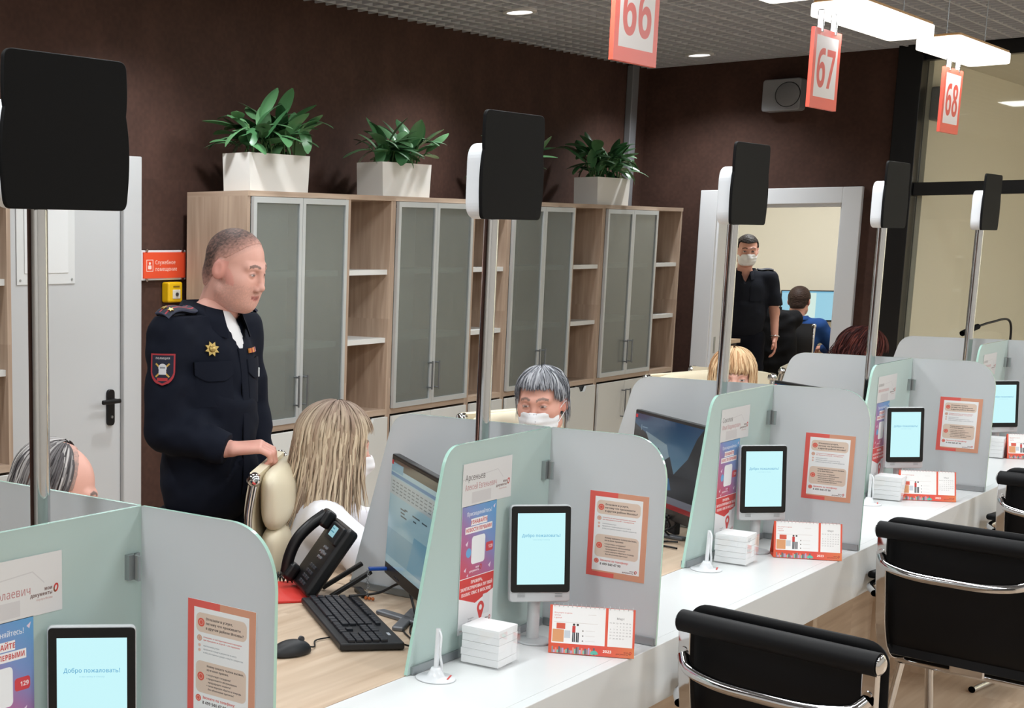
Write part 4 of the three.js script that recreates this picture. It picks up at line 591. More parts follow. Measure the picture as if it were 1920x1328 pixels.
// ---------- people ----------
const lin = (r, g, b) => { const c = new THREE.Color().setRGB(r / 255, g / 255, b / 255, THREE.SRGBColorSpace); return [c.r, c.g, c.b]; };
const mix = (a, b, t) => a.map((v, i) => v + (b[i] - v) * cl(t, 0, 1));
const n3a = noise2(91, 64); const n3 = (x, y, z, s) => (n3a(x * s + z * s * 0.7 + 11, y * s - z * s * 0.5 + 3) + n3a(y * s * 0.9 + 5, z * s + x * s * 0.4 + 17)) / 2;
const skinMat = new THREE.MeshPhysicalMaterial({ vertexColors: true, roughness: 0.5, sheen: 0.15 }), hairMat = new THREE.MeshPhysicalMaterial({ vertexColors: true, roughness: 0.6, specularIntensity: 0.45, side: THREE.DoubleSide });
function headField(o = {}) {
  const w = o.wide ?? 1, f = new Field(0.03);
  f.ell([0, 0.03, -0.014], [0.077 * w, 0.086, 0.097]).ell([0, -0.035, 0.026], [0.061 * w, 0.085, 0.066], 0.03).ell([0, -0.086, 0.034], [0.05 * w, 0.034, 0.05], 0.03);
  f.cap([0, -0.109, 0.066], [0, -0.104, 0.06], 0.016, 0.018, 0.025);
  for (const s of [-1, 1]) { f.cap([s * 0.04 * w, -0.03, 0.056], [s * 0.05 * w, -0.022, 0.03], 0.022, 0.02, 0.03); f.cap([s * 0.012, 0.018, 0.087], [s * 0.045, 0.02, 0.07], 0.0095, 0.008, 0.018); f.cap([s * 0.055 * w, -0.075, 0.0], [s * 0.035, -0.1, 0.045], 0.018, 0.016, 0.03); }
  if (o.full) for (const s of [-1, 1]) f.ell([s * 0.038, -0.062, 0.042], [0.032, 0.04, 0.036].map(v => v * o.full), 0.03); if (o.full) f.ell([0, -0.1, 0.03], [0.05, 0.026, 0.055], 0.03);
  for (const s of [-1, 1]) f.ell([s * 0.031, -0.001, 0.096], [0.016, 0.011, 0.016], 0.014, -1);
  for (const s of [-1, 1]) f.ell([s * 0.031, -0.002, 0.0765], [0.0135, 0.012, 0.0125], 0.006);
  f.cap([0, 0.008, 0.089], [0, -0.036, 0.104], 0.0072, 0.0098, 0.014); f.ell([0, -0.039, 0.104], [0.012, 0.0105, 0.012], 0.01); for (const s of [-1, 1]) f.ell([s * 0.0125, -0.046, 0.098], [0.0085, 0.0075, 0.01], 0.008);
  f.cap([-0.02, -0.071, 0.081], [0.02, -0.071, 0.081], 0.0055, 0.0055, 0.01); f.cap([-0.01, -0.0705, 0.0895], [0.01, -0.0705, 0.0895], 0.005, 0.005, 0.006); f.cap([-0.015, -0.0805, 0.086], [0.015, -0.0805, 0.086], 0.0055, 0.0055, 0.008);
  f.cap([-0.017, -0.0757, 0.1005], [0.017, -0.0757, 0.1005], 0.0055, 0.0055, 0.003, -1);
  for (const s of [-1, 1]) { f.fn((x, y, z) => { const X = (x - s * (0.079 * w) - s * (z + 0.012) * -0.35), Y = y + 0.008, Z = z + 0.012; const k0 = Math.hypot(X / 0.011, Y / 0.032, Z / 0.019); return (k0 - 1) * 0.011; }, 0.008); f.ell([s * 0.092 * w, -0.002, -0.006], [0.007, 0.018, 0.009], 0.006, -1); }
  f.cap([0, -0.07, -0.03], [0, -0.2, -0.05], 0.056 * w, 0.058 * w, 0.03);
  return f;
}
function faceColor(o) {
  const skin = o.skin, lip = mix(skin, lin(168, 72, 70), 0.75), dark = o.brow ?? lin(60, 44, 38);
  return (x, y, z) => {
    let c = mix(skin, lin(206, 120, 112), 0.28 * cl(1 - Math.hypot(Math.abs(x) - 0.045, y + 0.04, z - 0.05) / 0.035, 0, 1)); c = mix(c, skin.map(v => v * 0.9), (n3(x, y, z, 160) - 0.5) * 0.5);
    const ax = Math.abs(x);
    if (z > 0.05 && ax < 0.05 && ax > 0.011) { const yb = 0.0215 + 0.006 * Math.sin((ax - 0.01) * 80) ; if (Math.abs(y - yb) < 0.0042 && n3(x, y, z, 700) > 0.2) c = mix(c, dark, 0.85); }
    if (z > 0.06 && Math.hypot((ax - 0.031) / 0.0125, (y + 0.0018) / (o.squint ?? 0.0042)) < 1) c = Math.hypot(ax - 0.031, y + 0.001) < 0.005 ? lin(52, 50, 54) : lin(196, 190, 188);
    else if (z > 0.06 && Math.hypot((ax - 0.031) / 0.0145, (y + 0.0005) / ((o.squint ?? 0.0042) + 0.0022)) < 1) c = mix(c, dark, 0.6);
    if (z > 0.07 && ax < 0.022 && Math.abs(y + 0.0755 - ax * ax * 8) < 0.009 - ax * 0.2) c = Math.abs(y + 0.0757 - ax * ax * 8) < 0.0014 ? mix(lip, lin(90, 40, 38), 0.6) : mix(c, lip, 0.9);
    if (o.buzz) { const yb = z > 0.02 ? 0.05 + (z - 0.02) * 1.1 : z > -0.03 ? 0.05 - (0.02 - z) * 0.8 : Math.max(-0.085, 0.01 + (z + 0.03) * 3.2), q = cl((y - yb + 0.025) / 0.05, 0, 1); c = mix(c, o.buzz, q * (0.5 + (n3(x, y, z, 500) - 0.5) * 0.9)); }
    if (o.stubble && y < -0.035 && z > -0.02 && n3(x, y, z, 900) > 0.42) c = mix(c, lin(120, 100, 96), o.stubble);
    if (z > -0.05 && ax > 0.075 && y < 0.025 && y > -0.045) c = mix(c, lin(222, 130, 120), 0.35);
    return c;
  };
}
function hairCap(o) {   // close cropped hair lying on the skull; keep(x, y, z) > 0 inside the hair line
  const f = new Field().ell([0, 0.03, -0.014], [0.077 * (o.wide ?? 1) + o.t, 0.086 + o.t, 0.097 + o.t]).cap([0, -0.04, -0.06], [0, -0.07, -0.05], 0.052 + o.t * 0.5, 0.05, 0.03);
  return surfaceNet((x, y, z) => Math.max(f.at(x, y, z) + (o.rough ? (n3(x, y, z, 220) - 0.5) * o.rough : 0), -o.keep(x, y, z)), [-0.11, -0.12, -0.14], [0.11, 0.15, 0.115], 0.0045, o.color);
}
function locks(o) {     // hair built of many tapering locks over the skull; azimuth 0 is the face
  const r = rng(o.seed), out = [], C = [0, 0.028, -0.014];
  for (let i = 0; i < o.n; i++) {
    const az = (i / o.n * 2 - 1) * Math.PI + (r() - 0.5) * 0.2, layer = r(), off = 0.006 + layer * (o.puff ?? 0.012), side = Math.abs(az), front = side < (o.faceAz ?? 0.75);
    const yEnd = front ? (o.fringe ?? 0.03) + (r() - 0.5) * 0.015 : (o.yEnd(az) + (r() - 0.5) * (o.ragged ?? 0.05)), ph0 = 0.08 + r() * (o.start ?? 0.55), P = [], N = [];
    const rx = 0.077 + off, ry = 0.087 + off, rz = 0.098 + off, part0 = o.part ?? 0; let ph = ph0, p;
    while (true) { const sway = (o.wave ?? 0.004) * Math.sin(ph * 6 + i * 1.7); p = [C[0] + rx * Math.sin(ph) * Math.sin(az) + part0 * Math.cos(ph) * 0.5 + sway, C[1] + ry * Math.cos(ph), C[2] + rz * Math.sin(ph) * Math.cos(az)]; if (p[1] < yEnd || ph > 1.75) break; P.push(p); N.push([Math.sin(ph) * Math.sin(az), Math.cos(ph), Math.sin(ph) * Math.cos(az)]); ph += 0.14; }
    if (P.length && yEnd < P[P.length - 1][1] - 0.02) { let q = P[P.length - 1].slice(); const s0 = q[1] - yEnd, m = Math.max(2, Math.round(s0 / 0.022)), fl = (o.flare ?? 0.1) * (r() - 0.2), ci = o.curlIn ?? 0; for (let k = 1; k <= m; k++) { const a = k / m; P.push([q[0] * (1 + fl * a - ci * a * a) + (o.wave ?? 0.004) * Math.sin(k * 1.3 + i), q[1] - s0 * a, q[2] + (q[2] * fl - ci * (q[2] + 0.014)) * a * a + (o.wave ?? 0.004) * Math.cos(k * 1.1 + i)]); N.push([Math.sin(az), 0, Math.cos(az)]); } }
    if (P.length < 3) continue;
    const W = (o.w ?? 0.011) * (0.6 + r() * 0.8), H = W * 0.3, base = o.color(r(), layer), pos = [], nor = [], col = [], idx = [], S = 6;
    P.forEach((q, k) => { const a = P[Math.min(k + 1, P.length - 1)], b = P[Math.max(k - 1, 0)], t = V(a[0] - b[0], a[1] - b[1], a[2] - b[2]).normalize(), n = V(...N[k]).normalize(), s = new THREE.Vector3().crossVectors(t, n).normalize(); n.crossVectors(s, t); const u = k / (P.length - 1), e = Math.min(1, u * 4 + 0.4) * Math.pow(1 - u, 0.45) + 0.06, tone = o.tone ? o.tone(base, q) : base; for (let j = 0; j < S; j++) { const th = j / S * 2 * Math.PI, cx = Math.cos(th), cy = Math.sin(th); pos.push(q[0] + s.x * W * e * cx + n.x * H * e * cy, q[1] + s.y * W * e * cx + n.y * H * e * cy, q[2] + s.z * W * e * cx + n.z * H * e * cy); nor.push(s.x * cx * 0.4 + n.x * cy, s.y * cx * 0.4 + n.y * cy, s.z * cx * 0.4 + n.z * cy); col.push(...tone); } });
    for (let k = 0; k + 1 < P.length; k++) for (let j = 0; j < S; j++) { const a = k * S + j, b = k * S + (j + 1) % S; idx.push(a, b + S, b, a, a + S, b + S); }
    const g = new THREE.BufferGeometry(); g.setAttribute('position', new THREE.Float32BufferAttribute(pos, 3)); g.setAttribute('normal', new THREE.Float32BufferAttribute(nor, 3)); g.setAttribute('uv', new THREE.Float32BufferAttribute(new Float32Array(pos.length / 3 * 2), 2)); g.setAttribute('color', new THREE.Float32BufferAttribute(col, 3)); g.setIndex(idx); out.push(g);
  }
  return merged(out);
}
function maskGeo() { const f = new Field(0.03).ell([0, -0.04, 0.03], [0.071, 0.085, 0.07]).ell([0, -0.088, 0.04], [0.056, 0.04, 0.055]).cap([0, -0.02, 0.092], [0, -0.05, 0.108], 0.018, 0.02, 0.03); return surfaceNet((x, y, z) => Math.max(Math.abs(f.at(x, y, z) + 0.001 + 0.0006 * Math.sin(y * 260)) - 0.0026, y + 0.018 + Math.abs(x) * 0.12, -0.118 - y + z * 0.04, 0.022 - z), [-0.09, -0.135, 0.005], [0.09, 0.02, 0.15], 0.0035); }
const maskMat = M(0xe6e7ea, { roughness: 0.85 });
// hand: palm and five bent fingers added to a field. w wrist, f towards the knuckles, u back of the hand, s towards the thumb, curl in radians per joint
function hand(F, w, f, u, s, curl = 0.5, k = 1) {
  const P = (a, b, c) => [0, 1, 2].map(i => w[i] + (f[i] * a + u[i] * b + s[i] * c) * k);
  for (const c of [-0.026, -0.009, 0.009, 0.026]) F.cap(P(0.01, 0, c * 0.7), P(0.085, 0.002, c), 0.014 * k, 0.0115 * k, 0.012);
  const L = [[0.026, 0.04, 0.025, 0.021], [0.009, 0.044, 0.028, 0.022], [-0.009, 0.041, 0.026, 0.021], [-0.026, 0.032, 0.02, 0.019]];
  for (const [c, ...len] of L) { let a = 0.088, b = 0.002, ang = curl * 0.6, p = P(a, b, c); len.forEach((l, i) => { a += Math.cos(ang) * l; b -= Math.sin(ang) * l; const q = P(a, b, c); F.cap(p, q, (0.0095 - i * 0.0008) * k, (0.0088 - i * 0.001) * k, 0.004); p = q; ang += curl; }); }
  let p = P(0.02, -0.006, 0.024); for (const [a, b, c, r] of [[0.05, -0.014, 0.046, 0.012], [0.08, -0.02, 0.05, 0.0105], [0.104, -0.028, 0.044, 0.009]]) { const q = P(a, b, c); F.cap(p, q, r * k * 1.08, r * k, 0.008); p = q; }
}
const nrm = v => { const l = Math.hypot(...v) || 1; return v.map(a => a / l); }, sub = (a, b) => a.map((v, i) => v - b[i]), crs = (a, b) => [a[1] * b[2] - a[2] * b[1], a[2] * b[0] - a[0] * b[2], a[0] * b[1] - a[1] * b[0]];
function headMatrix(pos, yaw, pitch, roll = 0) { return new THREE.Matrix4().compose(V(...pos), new THREE.Quaternion().setFromEuler(new THREE.Euler(pitch, yaw, roll, 'YXZ')), V(1, 1, 1)); }
// a whole person: o.j joints, o.head {pos, yaw, pitch}; body is one mesh, clothes and hair are its children
function person(label, x, z, turn, o) {
  const t = thing('person', label, 'person', [x, 0, z], turn), j = o.j;
  const B = new Field(0.04);
  B.ell([0, j.chest[1] + 0.02, j.chest[2]], [0.135, 0.17, 0.085]).cap(j.pelvis, j.chest, 0.1, 0.1).cap(j.neck, [o.head.pos[0], o.head.pos[1] - 0.13, o.head.pos[2] - 0.04], 0.06, 0.05);
  for (const s of ['L', 'R']) { B.chain([j['sh' + s], j['el' + s], j['wr' + s]], [0.046, 0.038, 0.027], 0.02); B.chain([j['hip' + s], j['kn' + s], j['an' + s]], [0.07, 0.05, 0.035], 0.02); const f = j['hd' + s] ? nrm(sub(j['hd' + s], j['wr' + s])) : nrm(sub(j['wr' + s], j['el' + s])); const up = j['up' + s] ?? [0, 1, 0]; const sd0 = crs(up, f), sd = nrm(s === 'L' ? sd0.map(v => -v) : sd0), uu = nrm(s === 'L' ? crs(sd, f).map(v => v) : crs(f, sd)); o.hands = o.hands ?? {}; const HF = new Field(0.01); HF.cap(sub(j['wr' + s], f.map(v => v * 0.05)), j['wr' + s], 0.028, 0.025); hand(HF, j['wr' + s], f, uu[1] * up[1] + uu[0] * up[0] + uu[2] * up[2] < 0 ? uu.map(v => -v) : uu, sd, j['curl' + s] ?? 0.5, o.handScale ?? 0.95); o.hands[s] = HF; }
  const bounds = (pts, m) => [[0, 1, 2].map(i => Math.min(...pts.map(p => p[i])) - m), [0, 1, 2].map(i => Math.max(...pts.map(p => p[i])) + m)];
  const all = Object.entries(j).filter(([k]) => !/^(up|curl)/.test(k)).map(([, v]) => v), [lo, hi] = bounds(all, 0.16);
  const skin = o.skin, geos = [surfaceNet((a, b, c) => B.at(a, b, c), lo, hi, 0.018, () => skin)];
  for (const s of ['L', 'R']) { const w = j['wr' + s], f = o.hands[s]; geos.push(surfaceNet((a, b, c) => f.at(a, b, c), w.map(v => v - 0.2), w.map(v => v + 0.2), o.handCell ?? 0.006, (a, b, c) => mix(skin, lin(214, 120, 112), 0.25 * n3(a, b, c, 60)))); }
  const hf = headField(o.face), hm = headMatrix(o.head.pos, o.head.yaw, o.head.pitch, o.head.roll ?? 0), hg = surfaceNet((a, b, c) => hf.at(a, b, c), [-0.115, -0.2, -0.125], [0.115, 0.135, 0.135], 0.0038, faceColor({ skin, ...o.face })); hg.applyMatrix4(hm); geos.push(hg);
  part(t, 'body', merged(geos), skinMat);
  const H = new THREE.Group(); 
  const onHead = (name, g, m, lab) => { g.applyMatrix4(hm); return part(t, name, g, m, null, null, lab); };
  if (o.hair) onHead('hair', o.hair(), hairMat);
  if (o.mask) { onHead('face_mask', maskGeo(), maskMat, 'white face mask'); for (const s of [-1, 1]) onHead('mask_loop', tube([[s * 0.062, -0.036, 0.062], [s * 0.075, -0.018, 0.03], [s * 0.088, 0.004, 0.0], [s * 0.09, -0.005, -0.02], [s * 0.085, -0.03, -0.01], [s * 0.06, -0.09, 0.055]], 0.0014, 24, 5), maskMat); }
  if (o.glasses) { const gm = M(0x22252c, { roughness: 0.3 }); onHead('glasses', merged([...[-1, 1].map(s => moved(new THREE.TorusGeometry(0.021, 0.0018, 6, 24), s * 0.031, -0.004, 0.104)), tube([[-0.011, 0, 0.106], [0, 0.003, 0.109], [0.011, 0, 0.106]], 0.0016, 8, 5), ...[-1, 1].map(s => tube([[s * 0.051, 0.0, 0.101], [s * 0.078, 0.002, 0.06], [s * 0.084, 0.004, -0.01]], 0.0016, 16, 5))]), gm); }
  o.wear?.(t, j, bounds, onHead);
  return t;
}
const cloth = (c, o = {}) => M(c, { roughness: 0.85, specularIntensity: 0.3, ...o });
function fold(x, y, z, a) { return (Math.sin(y * 38 + n3(x, y, z, 9) * 7 + x * 8) * 0.5 + (n3(x, y, z, 26) - 0.5) * 1.6) * a; }
function garment(t, name, F, lo, hi, m, cut, h = 0.012, folds = 0.004, label) { return part(t, name, surfaceNet((x, y, z) => { let d = F.at(x, y, z) + fold(x, y, z, folds); if (cut) d = Math.max(d, cut(x, y, z)); return d; }, lo, hi, h), m, null, null, label); }
function trouserField(j, r = [0.088, 0.068, 0.058]) { const F = new Field(0.03); F.ell([0, j.pelvis[1] + 0.01, j.pelvis[2]], [0.165, 0.11, 0.115]); for (const s of ['L', 'R']) F.chain([j['hip' + s], j['kn' + s], j['an' + s]], r, 0.03); return F; }
function shoes(t, j, turnOut = 0.15) { for (const s of ['L', 'R']) { const a = j['an' + s]; part(t, 'shoe', surfaceNet((x, y, z) => Math.max(new Field(0.03).ell([0, 0.03, 0.05], [0.042, 0.045, 0.13]).cap([0, 0.05, -0.02], [0, 0.09, -0.02], 0.042, 0.04).at(x, y, z), 0.002 - y), [-0.08, -0.02, -0.12], [0.08, 0.15, 0.21], 0.012), M(0x0d0d0f, { roughness: 0.35 }), [a[0], 0, a[2]], [0, s === 'L' ? turnOut : -turnOut, 0]); } }
function collar(F, neck, R, h, spread, m, t, name = 'collar') {   // turned down collar round the neck, open at the front
  const n = 40, pos = [], idx = [];
  for (let L = 0; L < 2; L++) for (let i = 0; i <= n; i++) { const a = spread + (2 * Math.PI - 2 * spread) * i / n, f = Math.cos(a); for (let k = 0; k < 4; k++) { const u = k / 3, rr0 = R * (u < 0.34 ? 1 : 1 + 0.42 * (u - 0.33)) + (L ? -0.004 : 0), y = neck[1] + (u < 0.34 ? h * (u / 0.34) : h - (u - 0.34) * h * (1.5 + 0.9 * Math.max(0, f))) - 0.03 * Math.max(0, f), tip = u > 0.5 && (i < 5 || i > n - 5) ? 0.012 : 0; pos.push(neck[0] + Math.sin(a) * rr0 * 1.02, y - tip, neck[2] + Math.cos(a) * (rr0 * 1.12) + (u > 0.34 ? 0.012 * Math.max(0, f) : 0)); } }
  const W = 4, T = W * (n + 1); for (let i = 0; i < n; i++) for (let k = 0; k < 3; k++) { const a = i * W + k; idx.push(a, a + 1, a + W + 1, a, a + W + 1, a + W, T + a, T + a + W + 1, T + a + 1, T + a, T + a + W, T + a + W + 1); } for (let i = 0; i < n; i++) { const a = i * W + 3; idx.push(a, T + a, T + a + W, a, T + a + W, a + W); }
  const g = new THREE.BufferGeometry(); g.setAttribute('position', new THREE.Float32BufferAttribute(pos, 3)); g.setIndex(idx); g.computeVertexNormals(); m = m.clone(); m.side = THREE.DoubleSide; return part(t, name, g, m);
}
const skinA = lin(222, 168, 152), skinB = lin(214, 158, 140), skinC = lin(226, 176, 160);
// --- the standing officer ---
{
  const j = { pelvis: [0, 0.95, -0.01], chest: [0, 1.26, -0.01], neck: [0.012, 1.47, -0.01], shL: [0.175, 1.415, -0.02], shR: [-0.165, 1.415, -0.02], elL: [0.24, 1.13, -0.03], elR: [-0.2, 1.13, 0.0], wrL: [0.225, 0.9, 0.06], wrR: [-0.12, 1.075, 0.195], hdR: [-0.06, 1.085, 0.29], upR: [-0.25, 0.95, 0.1], curlR: 0.95, upL: [1, 0, 0], hipL: [0.09, 0.92, -0.01], hipR: [-0.09, 0.92, -0.01], knL: [0.1, 0.5, 0.01], knR: [-0.1, 0.5, 0.01], anL: [0.11, 0.09, -0.03], anR: [-0.11, 0.09, -0.03] };
  const hc = lin(78, 66, 63);
  person('standing officer in dark navy uniform, hand on the cream chair, looking down', 3.47, -2.965, 0, {
    j, skin: skinA, head: { pos: [0.055, 1.622, 0.062], yaw: 0.12, pitch: 0.27, roll: 0.02 }, handScale: 1.02, handCell: 0.0042,
    face: { wide: 1.03, full: 1, buzz: lin(88, 72, 68), stubble: 0.14, squint: 0.0022, brow: lin(96, 74, 66) },
    hair: () => hairCap({ t: 0.0016, wide: 1.03, keep: (x, y, z) => { const yb = z > 0.02 ? 0.045 + (z - 0.02) * 1.15 : z > -0.03 ? 0.045 - (0.02 - z) * 0.75 : Math.max(-0.08, 0.0075 + (z + 0.03) * 3); return y - yb; }, color: (x, y, z) => { const yb = z > 0.02 ? 0.045 + (z - 0.02) * 1.15 : z > -0.03 ? 0.045 - (0.02 - z) * 0.75 : Math.max(-0.08, 0.0075 + (z + 0.03) * 3); return mix(skinA, hc, cl(0.32 + (y - yb) * 9, 0, 0.92) + (n3(x, y, z, 420) - 0.5) * 0.6); } }),
    wear(t, j) {
      const navy = cloth(0x141824), F = new Field(0.05);
      F.ell([0, 1.29, -0.005], [0.185, 0.2, 0.128]).ell([0, 1.08, 0.01], [0.172, 0.22, 0.13], 0.08).ell([0, 0.92, 0], [0.178, 0.13, 0.128], 0.08).cap([-0.15, 1.425, -0.02], [0.15, 1.425, -0.02], 0.062, 0.062, 0.05).cap([0, 1.44, -0.02], [0, 1.49, -0.015], 0.082, 0.07, 0.04);
      for (const s of ['L', 'R']) F.chain([j['sh' + s], j['el' + s], j['wr' + s]], [0.077, 0.066, 0.05], 0.035);
      garment(t, 'jacket', F, [-0.36, 0.78, -0.2], [0.36, 1.54, 0.32], navy, (x, y, z) => { const d = Math.hypot(x - 0.012, (z + 0.004) * 0.85); const neckHole = Math.max(y - 1.475, -1) ; const v = z > 0 && y > 1.36 ? (0.052 * cl((y - 1.36) / 0.11, 0, 1)) - Math.abs(x - 0.03) : -1; const wR = j.wrR, eR = j.elR, f = nrm(sub(wR, eR)); const cuff = (x - wR[0]) * f[0] + (y - wR[1]) * f[1] + (z - wR[2]) * f[2] + 0.012; const nearR = Math.hypot(x - wR[0], y - wR[1], z - wR[2]) < 0.14 ? cuff : -1; const nearL = x > 0.16 && y < 0.93 ? 0.905 - y : -1; return Math.max(neckHole, v, nearR, nearL, 0.8 - y); }, 0.01, 0.0075);
      const sh = new Field(0.03).cap([0.012, 1.36, 0.005], [0.02, 1.47, 0.0], 0.1, 0.066).at; const SF = new Field(0.03).ell([0.005, 1.33, 0.0], [0.15, 0.14, 0.112]).cap([0.012, 1.38, -0.005], [0.02, 1.485, -0.003], 0.09, 0.066);
      garment(t, 'undershirt', SF, [-0.2, 1.2, -0.15], [0.2, 1.53, 0.18], cloth(0xe9e9ea), (x, y, z) => Math.max(y - 1.487, 1.24 - y), 0.009, 0.001, 'white undershirt in the open collar');
      collar(F, [0.015, 1.468, -0.008], 0.086, 0.05, 0.5, navy, t);
      garment(t, 'trousers', trouserField(j, [0.1, 0.078, 0.066]), [-0.26, 0.06, -0.2], [0.26, 1.02, 0.2], cloth(0x10121a), (x, y) => Math.max(y - 0.86, 0.09 - y), 0.014, 0.004); shoes(t, j);
      const dn = [0, 0, -1], X = [1, 0, 0], Y = [0, 1, 0];
      for (const [x, w] of [[-0.095, 0.115], [0.1, 0.115]]) { part(t, 'pocket', patch(F, [x, 1.255, 0.3], dn, X, Y, w, 0.12, 0.003, 10, 8), navy); part(t, 'pocket_flap', patch(F, [x, 1.305, 0.3], dn, X, Y, w + 0.006, 0.06, 0.008, 12, 6, b => b < -0.2 ? [-0.5 + (-0.2 - b) * 0.9, 0.5 - (-0.2 - b) * 0.9] : [-0.5, 0.5]), navy); }
      part(t, 'placket', patch(F, [0.02, 1.14, 0.3], dn, X, Y, 0.032, 0.46, 0.004, 4, 24), navy);
      const badge = M(0xb79d5e, { metalness: 0.7, roughness: 0.4 }), star = (n, R, r) => poly(Array.from({ length: n * 2 }, (_, i) => { const a = i * Math.PI / n + Math.PI / 2, q = i % 2 ? r : R; return [Math.cos(a) * q, Math.sin(a) * q]; }));
      const put = (g, m, o, d, name, spin = 0, label) => { const [p, n] = hit(F, o, d); const q = part(t, name, g, m, p.map((v, i) => v + n[i] * 0.006), null, label); q.quaternion.setFromUnitVectors(V(0, 0, 1), V(...n)); q.rotateZ(spin); return q; };
      const b = put(merged([ext(star(8, 0.024, 0.014), 0.003, 0.001), moved(lathe([[0, 0.008], [0.009, 0.006], [0.012, 0], [0, 0]]), 0, 0, 0.003, Math.PI / 2)]), badge, [-0.098, 1.372, 0.3], dn, 'chest_badge', 0.2, 'gold star shaped chest badge');
      const rib = canvasTex(96, 24, (g) => { ['#c77b2e', '#a33a2d', '#d79a48', '#b4532f', '#3f4c9a', '#c98a36'].forEach((c, i) => { g.fillStyle = c; g.fillRect(i * 16, 0, 16, 24); }); }); part(t, 'ribbon_bar', patch(F, [0.1, 1.36, 0.3], dn, X, Y, 0.075, 0.014, 0.006, 8, 2), new THREE.MeshPhysicalMaterial({ map: rib, roughness: 0.7 }));
      part(t, 'pen', moved(rbox(0.006, 0.03, 0.004, 0.002), 0, 0, 0), M(0xd8dadc), hit(F, [0.115, 1.29, 0.3], dn)[0].map((v, i) => v + (i === 2 ? 0.012 : 0)));
      const emb = canvasTex(128, 160, (g, w, h) => { g.fillStyle = '#a8323a'; g.fillRect(0, 0, w, h); g.fillStyle = '#191d33'; g.beginPath(); g.moveTo(8, 8); g.lineTo(w - 8, 8); g.lineTo(w - 8, 96); g.quadraticCurveTo(w - 20, 136, w / 2, h - 10); g.quadraticCurveTo(20, 136, 8, 96); g.fill(); g.fillStyle = '#c8c4c0'; g.font = 'bold 15px sans-serif'; g.textAlign = 'center'; g.fillText('ПОЛИЦИЯ', w / 2, 28); g.strokeStyle = '#c7a04a'; g.lineWidth = 9; g.beginPath(); g.moveTo(28, 50); g.lineTo(w - 28, 118); g.moveTo(w - 28, 50); g.lineTo(28, 118); g.stroke(); g.fillStyle = '#d5d6da'; g.beginPath(); g.arc(w / 2, 72, 22, 0, 7); g.fill(); g.fillRect(44, 84, 40, 22); g.fillStyle = '#8a8d95'; g.fillRect(50, 66, 28, 9); g.fillStyle = '#b3343a'; g.fillRect(36, 122, 56, 16); });
      const sd = nrm([0.9, 0, -0.55]); part(t, 'sleeve_patch', patch(F, [-0.6, 1.315, 0.24], sd, nrm(crs([0, 1, 0], sd.map(v => -v))), Y, 0.07, 0.096, 0.007, 14, 14, b => { const e = b < -0.05 ? 0.5 * Math.sqrt(Math.max(0, 1 - ((-0.05 - b) / 0.45) ** 2)) : 0.5; return [-Math.max(e, 0.02), Math.max(e, 0.02)]; }), new THREE.MeshPhysicalMaterial({ map: emb, roughness: 0.8 }), null, null, 'red edged shield patch on the sleeve');
      const board = canvasTex(64, 128, (g, w, h) => { g.fillStyle = '#191c2c'; g.fillRect(0, 0, w, h); g.fillStyle = '#a8303c'; g.fillRect(16, 0, 6, h); g.fillRect(42, 0, 6, h); g.strokeStyle = '#31354a'; g.lineWidth = 3; g.strokeRect(1, 1, w - 2, h - 2); });
      for (const s of [-1, 1]) { const ax = nrm([s * 0.96, 0, -0.05]); part(t, 'shoulder_board', patch(F, [s * 0.15, 1.6, -0.005], [0, -1, 0], [0, 0, s], ax.map(v => v * 1), 0.052, 0.125, 0.009, 6, 10), new THREE.MeshPhysicalMaterial({ map: board, roughness: 0.7 }), null, null, 'shoulder board with two red stripes'); for (const dz of [-0.012, 0.012]) { const [p, n] = hit(F, [s * 0.192, 1.6, -0.005 + dz], [0, -1, 0]); const q = part(t, 'star', ext(star(5, 0.0105, 0.0045), 0.002, 0.0006), badge, p.map((v, i) => v + n[i] * 0.01)); q.quaternion.setFromUnitVectors(V(0, 0, 1), V(...n)); } }
    },
  });
}
